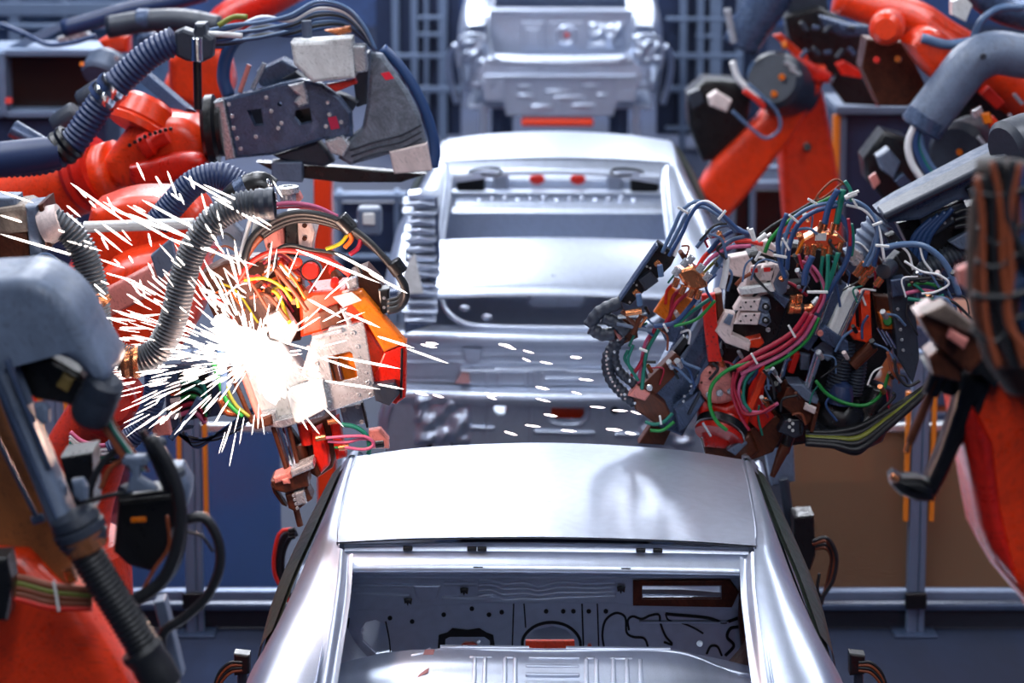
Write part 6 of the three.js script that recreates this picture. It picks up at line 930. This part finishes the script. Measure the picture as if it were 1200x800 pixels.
{ // things beyond the amber panes
  const t = thing('parts_crate', 'pale parts crate standing beyond the amber panes', 'crate'); const q = P(970, 560, 12.2);
  part(t, 'body', box(0.5, 0.62, 0.4, q.x, 0.31, -12.3, 0.02), BONE); part(t, 'lid', box(0.54, 0.05, 0.44, q.x, 0.645, -12.3, 0.015), WHITE); for (const s of [-1, 1]) part(t, 'rib', box(0.03, 0.6, 0.02, q.x + s * 0.15, 0.31, -12.09, 0.005), AMBER);
  const u = thing('tool_cabinet', 'orange tool cabinet standing beyond the amber panes', 'cabinet'); const r = P(1120, 560, 12.6);
  part(u, 'body', box(0.9, 0.85, 0.45, r.x, 0.425, -12.8, 0.02), mat('faded orange enamel', 0xa85a2c, 0.6, 0, { map: grime })); for (let k = 0; k < 3; k++) { const dr = part(u, 'drawer', box(0.8, 0.22, 0.03, r.x, 0.17 + k * 0.26, -12.57, 0.01), STEEL); part(dr, 'handle', box(0.3, 0.025, 0.03, r.x, 0.22 + k * 0.26, -12.55, 0.008), ALU); }
}
{ // junction box on the right fence with its looped cable
  const t = thing('junction_box', 'black junction box with looping cable beside the right rear pillar', 'junction box'), D = 8.4;
  part(t, 'box', slab([[930, 606], [954, 604], [956, 650], [950, 668], [932, 668]], D, 0.12), BLACK); part(t, 'mount_pole', rodPx(940, 640, 940, 1000, 10, D + 0.1), STEEL); part(t, 'box_back', slab([[896, 524], [930, 520], [932, 564], [904, 570]], D + 0.2, 0.1), GREY); part(t, 'mount_pole', rodPx(918, 560, 930, 640, 12, D + 0.16), DARKGREY);
  for (let k = 0; k < 4; k++) cable(t, [[952, 634 + k * 3], [968, 630 + k * 4], [980 - k * 2, 650], [976 - k * 2, 680], [964, 700], [960, 714]], 5, D - 0.02 + k * 0.02, ['black', 'brown', 'black', 'brown'][k]);
  cable(t, [[960, 672], [958, 690], [964, 704]], 4, D, 'black');
}
{
  const t = thing('hose_loop', 'red and black hose loop beside the left rear pillar', 'hose'), D = 8.2;
  for (const [o, c, w] of [[0, 'red', 5], [6, 'black', 8], [12, 'black', 6]]) cable(t, [[346 + o * 0.2, 620 + o * 0.4], [330 + o, 622 + o * 0.5], [322 + o * 0.9, 645], [322 + o * 0.8, 672], [334 + o * 0.4, 696], [344, 720], [340, 800 + o], [336, 930]], w, D + o * 0.003, c);
  for (let k = 0; k < 3; k++) part(t, 'hose_band', rodPx(338, 622 + k * 4, 346, 620 + k * 4, 6, D - 0.03), BLACK);
}
for (const [x, label] of [[284, 'black wire clips on the sill beside the left quarter panel'], [1006, 'black plug and wires on the sill beside the right quarter panel']]) {
  const t = thing('wire_connector', label, 'connector'), D = 6.9, s = x < 600 ? -1 : 1;
  part(t, 'plug', slab([[x - 10, 766], [x + 8, 768], [x + 8, 790], [x - 10, 792]], D, 0.05), BLACK);
  for (let k = 0; k < 4; k++) cable(t, [[x, 776 + k * 3], [x + s * 14, 776 + k * 4], [x + s * 26, 786 + k * 5], [x + s * 34, 806 + k * 3]], 4, D, k % 2 ? 'brown' : 'black');
  part(t, 'stand', rodPx(x, 786, x + s * 4, 1200, 12, D + 0.05), DARKGREY);
}
function frameRack(label, D, xs, ys, top, wpx, panels) {
  const t = thing('steel_frame', label, 'steel frame'), X = px => P(px, 100, D).x, Y = py => P(600, py, D).y;
  for (const [x, w] of xs) part(t, 'post', box(w * M(D), Y(top), 0.1, X(x), Y(top) / 2, -D, 0.01), FRAME);
  for (const [y, x0, x1, w] of ys) part(t, 'cross_bar', box(X(x1) - X(x0), w * M(D), 0.08, (X(x0) + X(x1)) / 2, Y(y), -D + 0.02, 0.01), FRAME);
  for (const [x0, x1, y0, y1, m] of panels) part(t, 'panel', box(X(x1) - X(x0), Y(y0) - Y(y1), 0.04, (X(x0) + X(x1)) / 2, (Y(y0) + Y(y1)) / 2, -D - 0.12, 0.005), m);
  return t;
}
const DEEP = paint('deep blue panel', 0x22304e, 0.6);
frameRack('blue grey steel frame beyond the gripper, beside the far body', 23, [[486, 8], [500, 5], [519, 10], [464, 8]], [[65, 460, 525, 5], [104, 460, 540, 7], [40, 490, 520, 4], [20, 490, 520, 4]], -60, 8, [[440, 540, -60, 160, DEEP]]);
frameRack('blue grey steel frame behind the black gripper head, beside the far body', 23, [[800, 8], [820, 8], [838, 14], [866, 8]], [[22, 780, 870, 4], [65, 780, 870, 6], [104, 780, 812, 7], [42, 815, 838, 4], [150, 780, 840, 5]], -60, 8, [[770, 900, -60, 160, DEEP]]);
frameRack('low grey frame behind the two slanting orange arms', 16, [[858, 7], [925, 9], [884, 6], [930, 6]], [[216, 862, 928, 10], [196, 872, 925, 5]], 150, 8, [[866, 926, 226, 330, BLACK]]);
{
  const t = thing('control_cabinet', 'slate control cabinet with pale frame behind the grey hose elbow', 'cabinet'), D = 15;
  const X = px => P(px, 150, D).x, Y = py => P(600, py, D).y;
  part(t, 'body', box(X(1200) - X(984), Y(134), 0.5, (X(984) + X(1200)) / 2, Y(134) / 2, -D - 0.3, 0.02), DEEP); part(t, 'top_bar', box(X(1200) - X(978), 0.06, 0.6, (X(978) + X(1200)) / 2, Y(128), -D - 0.25, 0.01), GREY); part(t, 'corner_post', box(0.05, Y(134), 0.05, X(980), Y(134) / 2, -D, 0.01), STRIP); part(t, 'corner_post', box(0.05, Y(134), 0.05, X(988), Y(134) / 2, -D - 0.02, 0.01), GREY);
}
{
  const t = thing('control_cabinet', 'grey framed cabinet with dark brown window beside the blue ribbed hose', 'cabinet'), D = 13;
  const X = px => P(px, 100, D).x, Y = py => P(600, py, D).y, w = X(122) - X(-60), cx = (X(122) + X(-60)) / 2;
  part(t, 'body', box(w, Y(140), 0.5, cx, Y(140) / 2, -D - 0.3, 0.02), DEEP); part(t, 'window', box(w - 0.05, Y(66) - Y(132), 0.3, cx, (Y(66) + Y(132)) / 2, -D - 0.3, 0.01), mat('dark brown glass', 0x1c0d08, 0.3, 0));
  part(t, 'top_frame', box(w + 0.06, 0.045, 0.4, cx, Y(62), -D - 0.2, 0.01), FRAME); part(t, 'bottom_frame', box(w + 0.06, 0.045, 0.4, cx, Y(134), -D - 0.2, 0.01), FRAME); part(t, 'side_frame', box(0.045, Y(60) - Y(136), 0.4, X(3), (Y(60) + Y(136)) / 2, -D - 0.18, 0.01), FRAME); part(t, 'side_frame', box(0.045, Y(60) - Y(136), 0.4, X(122), (Y(60) + Y(136)) / 2, -D - 0.18, 0.01), FRAME);
  part(t, 'red_lamp', rodPx(10, 118, 10.5, 118.5, 9, D - 0.02, D + 0.03), RED); part(t, 'diagonal_brace', barPx(4, 62, 76, 28, 9, D + 0.1, D + 0.1, 0.05), FRAME);
}
frameRack('pale blue machine frame behind the far motors on the left', 18, [[20, 14], [80, 8], [150, 12]], [[10, -80, 200, 16], [30, -80, 200, 6], [-14, -80, 200, 10]], -60, 8, [[-80, 200, -60, 130, paint('pale blue panel', 0x5a7398, 0.6)]]);
frameRack('grey frame with pale rail behind the black cable loom', 16.5, [[396, 6], [464, 6]], [[229, 390, 476, 9], [300, 392, 470, 6]], 222, 8, [[394, 470, 240, 400, DEEP]]);
{
  const t = thing('machine_column', 'slim orange machine column rising behind the black cable loom', 'column'), D = 10.6, X = px => P(px, 250, D).x;
  part(t, 'column', box(X(390) - X(369), P(380, 205, D).y, 0.14, (X(369) + X(390)) / 2, P(380, 205, D).y / 2, -D, 0.015), ORANGE); part(t, 'foot', box(0.3, 0.03, 0.3, (X(369) + X(390)) / 2, 0.015, -D, 0.008), STEEL); part(t, 'lamp_box', box(0.12, 0.14, 0.1, X(433), P(433, 258, D).y, -D, 0.02), GREY); part(t, 'lamp_arm', box(X(433) - X(390), 0.03, 0.04, (X(433) + X(390)) / 2, P(433, 262, D).y, -D, 0.006), STEEL); part(t, 'lamp_face', box(0.06, 0.06, 0.02, X(433), P(433, 254, D).y, -D + 0.05, 0.008), WHITE);
}
{
  const t = thing('finned_guard', 'upright guard of bright wavy metal fins beside the middle body', 'guard'), D = 10.45;
  part(t, 'back_sheet', slab([[482, 226], [512, 222], [516, 300], [506, 380], [474, 392], [474, 300]], D + 0.06, 0.02), STEEL); part(t, 'arm', rodPx(396, 352, 486, 340, 9, D + 0.1), STEEL);
  for (let k = 0; k < 15; k++) part(t, 'fin', slab([[476 + rr(-5, 3), 228 + k * 10.5], [492, 226 + k * 10.5 + rr(-2, 2)], [512 + rr(-4, 4), 229 + k * 10.5], [510, 233 + k * 10.5 + rr(-1, 2)], [490, 234 + k * 10.5], [478, 233 + k * 10.5]], D, 0.05, { bev: 0.006, lean: rr(0.2, 0.6) }), SILVER);
  part(t, 'pale_shield', slab([[486, 296], [496, 344], [466, 346], [474, 316]], D - 0.03, 0.02), WHITE);
}
// ---------------------------------------------------------------- weld arc and sparks
const SPARK = new THREE.MeshStandardMaterial({ color: 0xffffff, emissive: 0xfff0e6, emissiveIntensity: 5 }); SPARK.name = 'glowing spark';
const SPARKP = new THREE.MeshStandardMaterial({ color: 0xffffff, emissive: 0xffe2dc, emissiveIntensity: 3 }); SPARKP.name = 'cooling spark';
function sliver(x0, y0, x1, y1, w, d0, d1) {       // one spark: a thin spindle
  const a = P(x0, y0, d0), b = P(x1, y1, d1), r = w / 2 * M(d0), L = a.distanceTo(b);
  const g = new THREE.LatheGeometry([[0, 0], [r * 0.8, L * 0.12], [r, L * 0.7], [0, L]].map(p => new THREE.Vector2(...p)), 5);
  g.applyQuaternion(new THREE.Quaternion().setFromUnitVectors(V(0, 1, 0), b.clone().sub(a).normalize())); g.translate(a.x, a.y, a.z); g.deleteAttribute('uv'); return g.toNonIndexed();
}
{
  const A = [], B = [], cx = 302, cy = 418;
  for (let k = 0; k < 560; k++) {
    const u = rnd(); let deg;
    if (u < 0.62) deg = 180 + (rnd() + rnd() - 1) * 62; else if (u < 0.86) deg = 235 + (rnd() + rnd() - 1) * 60; else deg = rr(0, 360);
    const a = deg * Math.PI / 180, far = Math.pow(rnd(), 1.9), r = 8 + far * (Math.abs(deg - 190) < 45 ? 150 : 105), l = rr(4, 22) + far * 24, b = a + rr(-0.09, 0.09);
    const x = cx + r * Math.cos(a), y = cy + r * Math.sin(a) * 0.92, d = 6.32 + rr(-0.12, 0.1);
    A.push(sliver(x, y, x + l * Math.cos(b), y + l * Math.sin(b), rr(0.8, 1.9), d, d + rr(-0.06, 0.06)));
  }
  // long fast ones
  for (const [x0, y0, x1, y1] of [[82, 214, 150, 262], [166, 234, 236, 272], [120, 236, 214, 288], [148, 240, 280, 310], [214, 206, 312, 262], [238, 216, 300, 244], [248, 230, 318, 270], [0, 274, 110, 306], [0, 224, 40, 238], [0, 310, 46, 320], [0, 252, 32, 262], [78, 282, 120, 294], [120, 262, 156, 288], [58, 322, 112, 334], [150, 250, 228, 282], [188, 276, 304, 312], [134, 246, 196, 270], [110, 268, 144, 296], [346, 292, 446, 332], [392, 296, 450, 326], [432, 320, 478, 344], [404, 366, 446, 384], [442, 394, 486, 408], [476, 408, 526, 426], [372, 418, 420, 434], [380, 446, 446, 456], [396, 418, 470, 432], [442, 450, 474, 456], [360, 350, 400, 372], [330, 400, 372, 412], [160, 190, 170, 212], [196, 200, 208, 232], [222, 206, 228, 222], [236, 226, 246, 262], [254, 246, 262, 280], [240, 262, 256, 286], [182, 206, 196, 228], [210, 226, 216, 240], [206, 300, 230, 324], [118, 304, 146, 314], [124, 320, 160, 330], [120, 372, 160, 376], [140, 384, 172, 385], [140, 396, 176, 397], [152, 372, 190, 368]]) A.push(sliver(x0, y0, x1, y1, rr(2, 3.4), 6.2, 6.24));
  for (let k = 0; k < 44; k++) { const x = rr(60, 330), y = rr(210, 360), l = rr(8, 26), a = (rr(18, 50) + (rnd() < 0.25 ? 30 : 0)) * Math.PI / 180; A.push(sliver(x, y, x + l * Math.cos(a), y + l * Math.sin(a), rr(1.2, 2.6), 6.2, 6.22)); }
  for (let k = 0; k < 30; k++) { const x = rr(175, 215) , y = rr(470, 510) - 0, l = rr(6, 14); if (k < 6) A.push(sliver(x, y, x + l * 0.6, y - l, 2.4, 6.3, 6.3)); }
  for (const [x, y] of [[503, 404], [508, 402], [590, 404], [596, 406], [575, 461], [617, 422], [640, 426], [673, 419], [497, 461], [512, 462], [577, 467], [636, 469], [676, 461], [700, 476], [727, 481], [625, 499], [598, 507], [666, 505], [720, 504], [745, 482], [620, 411], [635, 454], [643, 487], [738, 508], [685, 444]]) B.push(sliver(x - rr(5, 11), y - rr(0, 3), x + rr(5, 11), y + rr(0, 4), rr(2.4, 4), 6.9, 6.9));
  const m = (list, name, mt, label) => { const o = part(scene, name, mergeGeometries(list), mt); o.userData = { kind: 'stuff', label, category: 'sparks' }; return o; };
  m(A, 'welding_sparks', SPARK, 'dense spray of white welding sparks bursting from the gun');
  m(B, 'drifting_sparks', SPARKP, 'scattered pinkish sparks drifting in front of the middle body');
  const t = thing('weld_arc', 'blinding white weld arc at the heart of the sparks', 'weld arc');
  const blob = (x, y, d, rx, ry, rot) => { const g = new THREE.IcosahedronGeometry(1, 4), p = g.attributes.position; for (let i = 0; i < p.count; i++) { const v = V().fromBufferAttribute(p, i), n = 1 + 0.34 * noise3(v.x * 2.3 + x, v.y * 2.3 + y, v.z * 2.3); p.setXYZ(i, v.x * n, v.y * n, v.z * n); } g.scale(rx * M(d), ry * M(d), rx * 0.5 * M(d)); g.rotateZ(rot); g.computeVertexNormals(); const q = P(x, y, d); g.translate(q.x, q.y, q.z); return g; };
  part(t, 'arc_core', blob(306, 416, 6.34, 34, 20, -0.9), SPARK); part(t, 'arc_flare', blob(282, 398, 6.33, 24, 14, -0.6), SPARK); part(t, 'arc_flare', blob(318, 442, 6.34, 16, 28, 0.2), SPARK); part(t, 'arc_flare', blob(262, 380, 6.33, 13, 9, -0.5), SPARK);
  const q = P(300, 420, 6.18), L = new THREE.PointLight(0xffd0b8, 1.7); L.position.copy(q); L.castShadow = true; L.shadow.radius = 2; scene.add(L);
}
nest();
settle();
renderer.render(scene, camera);
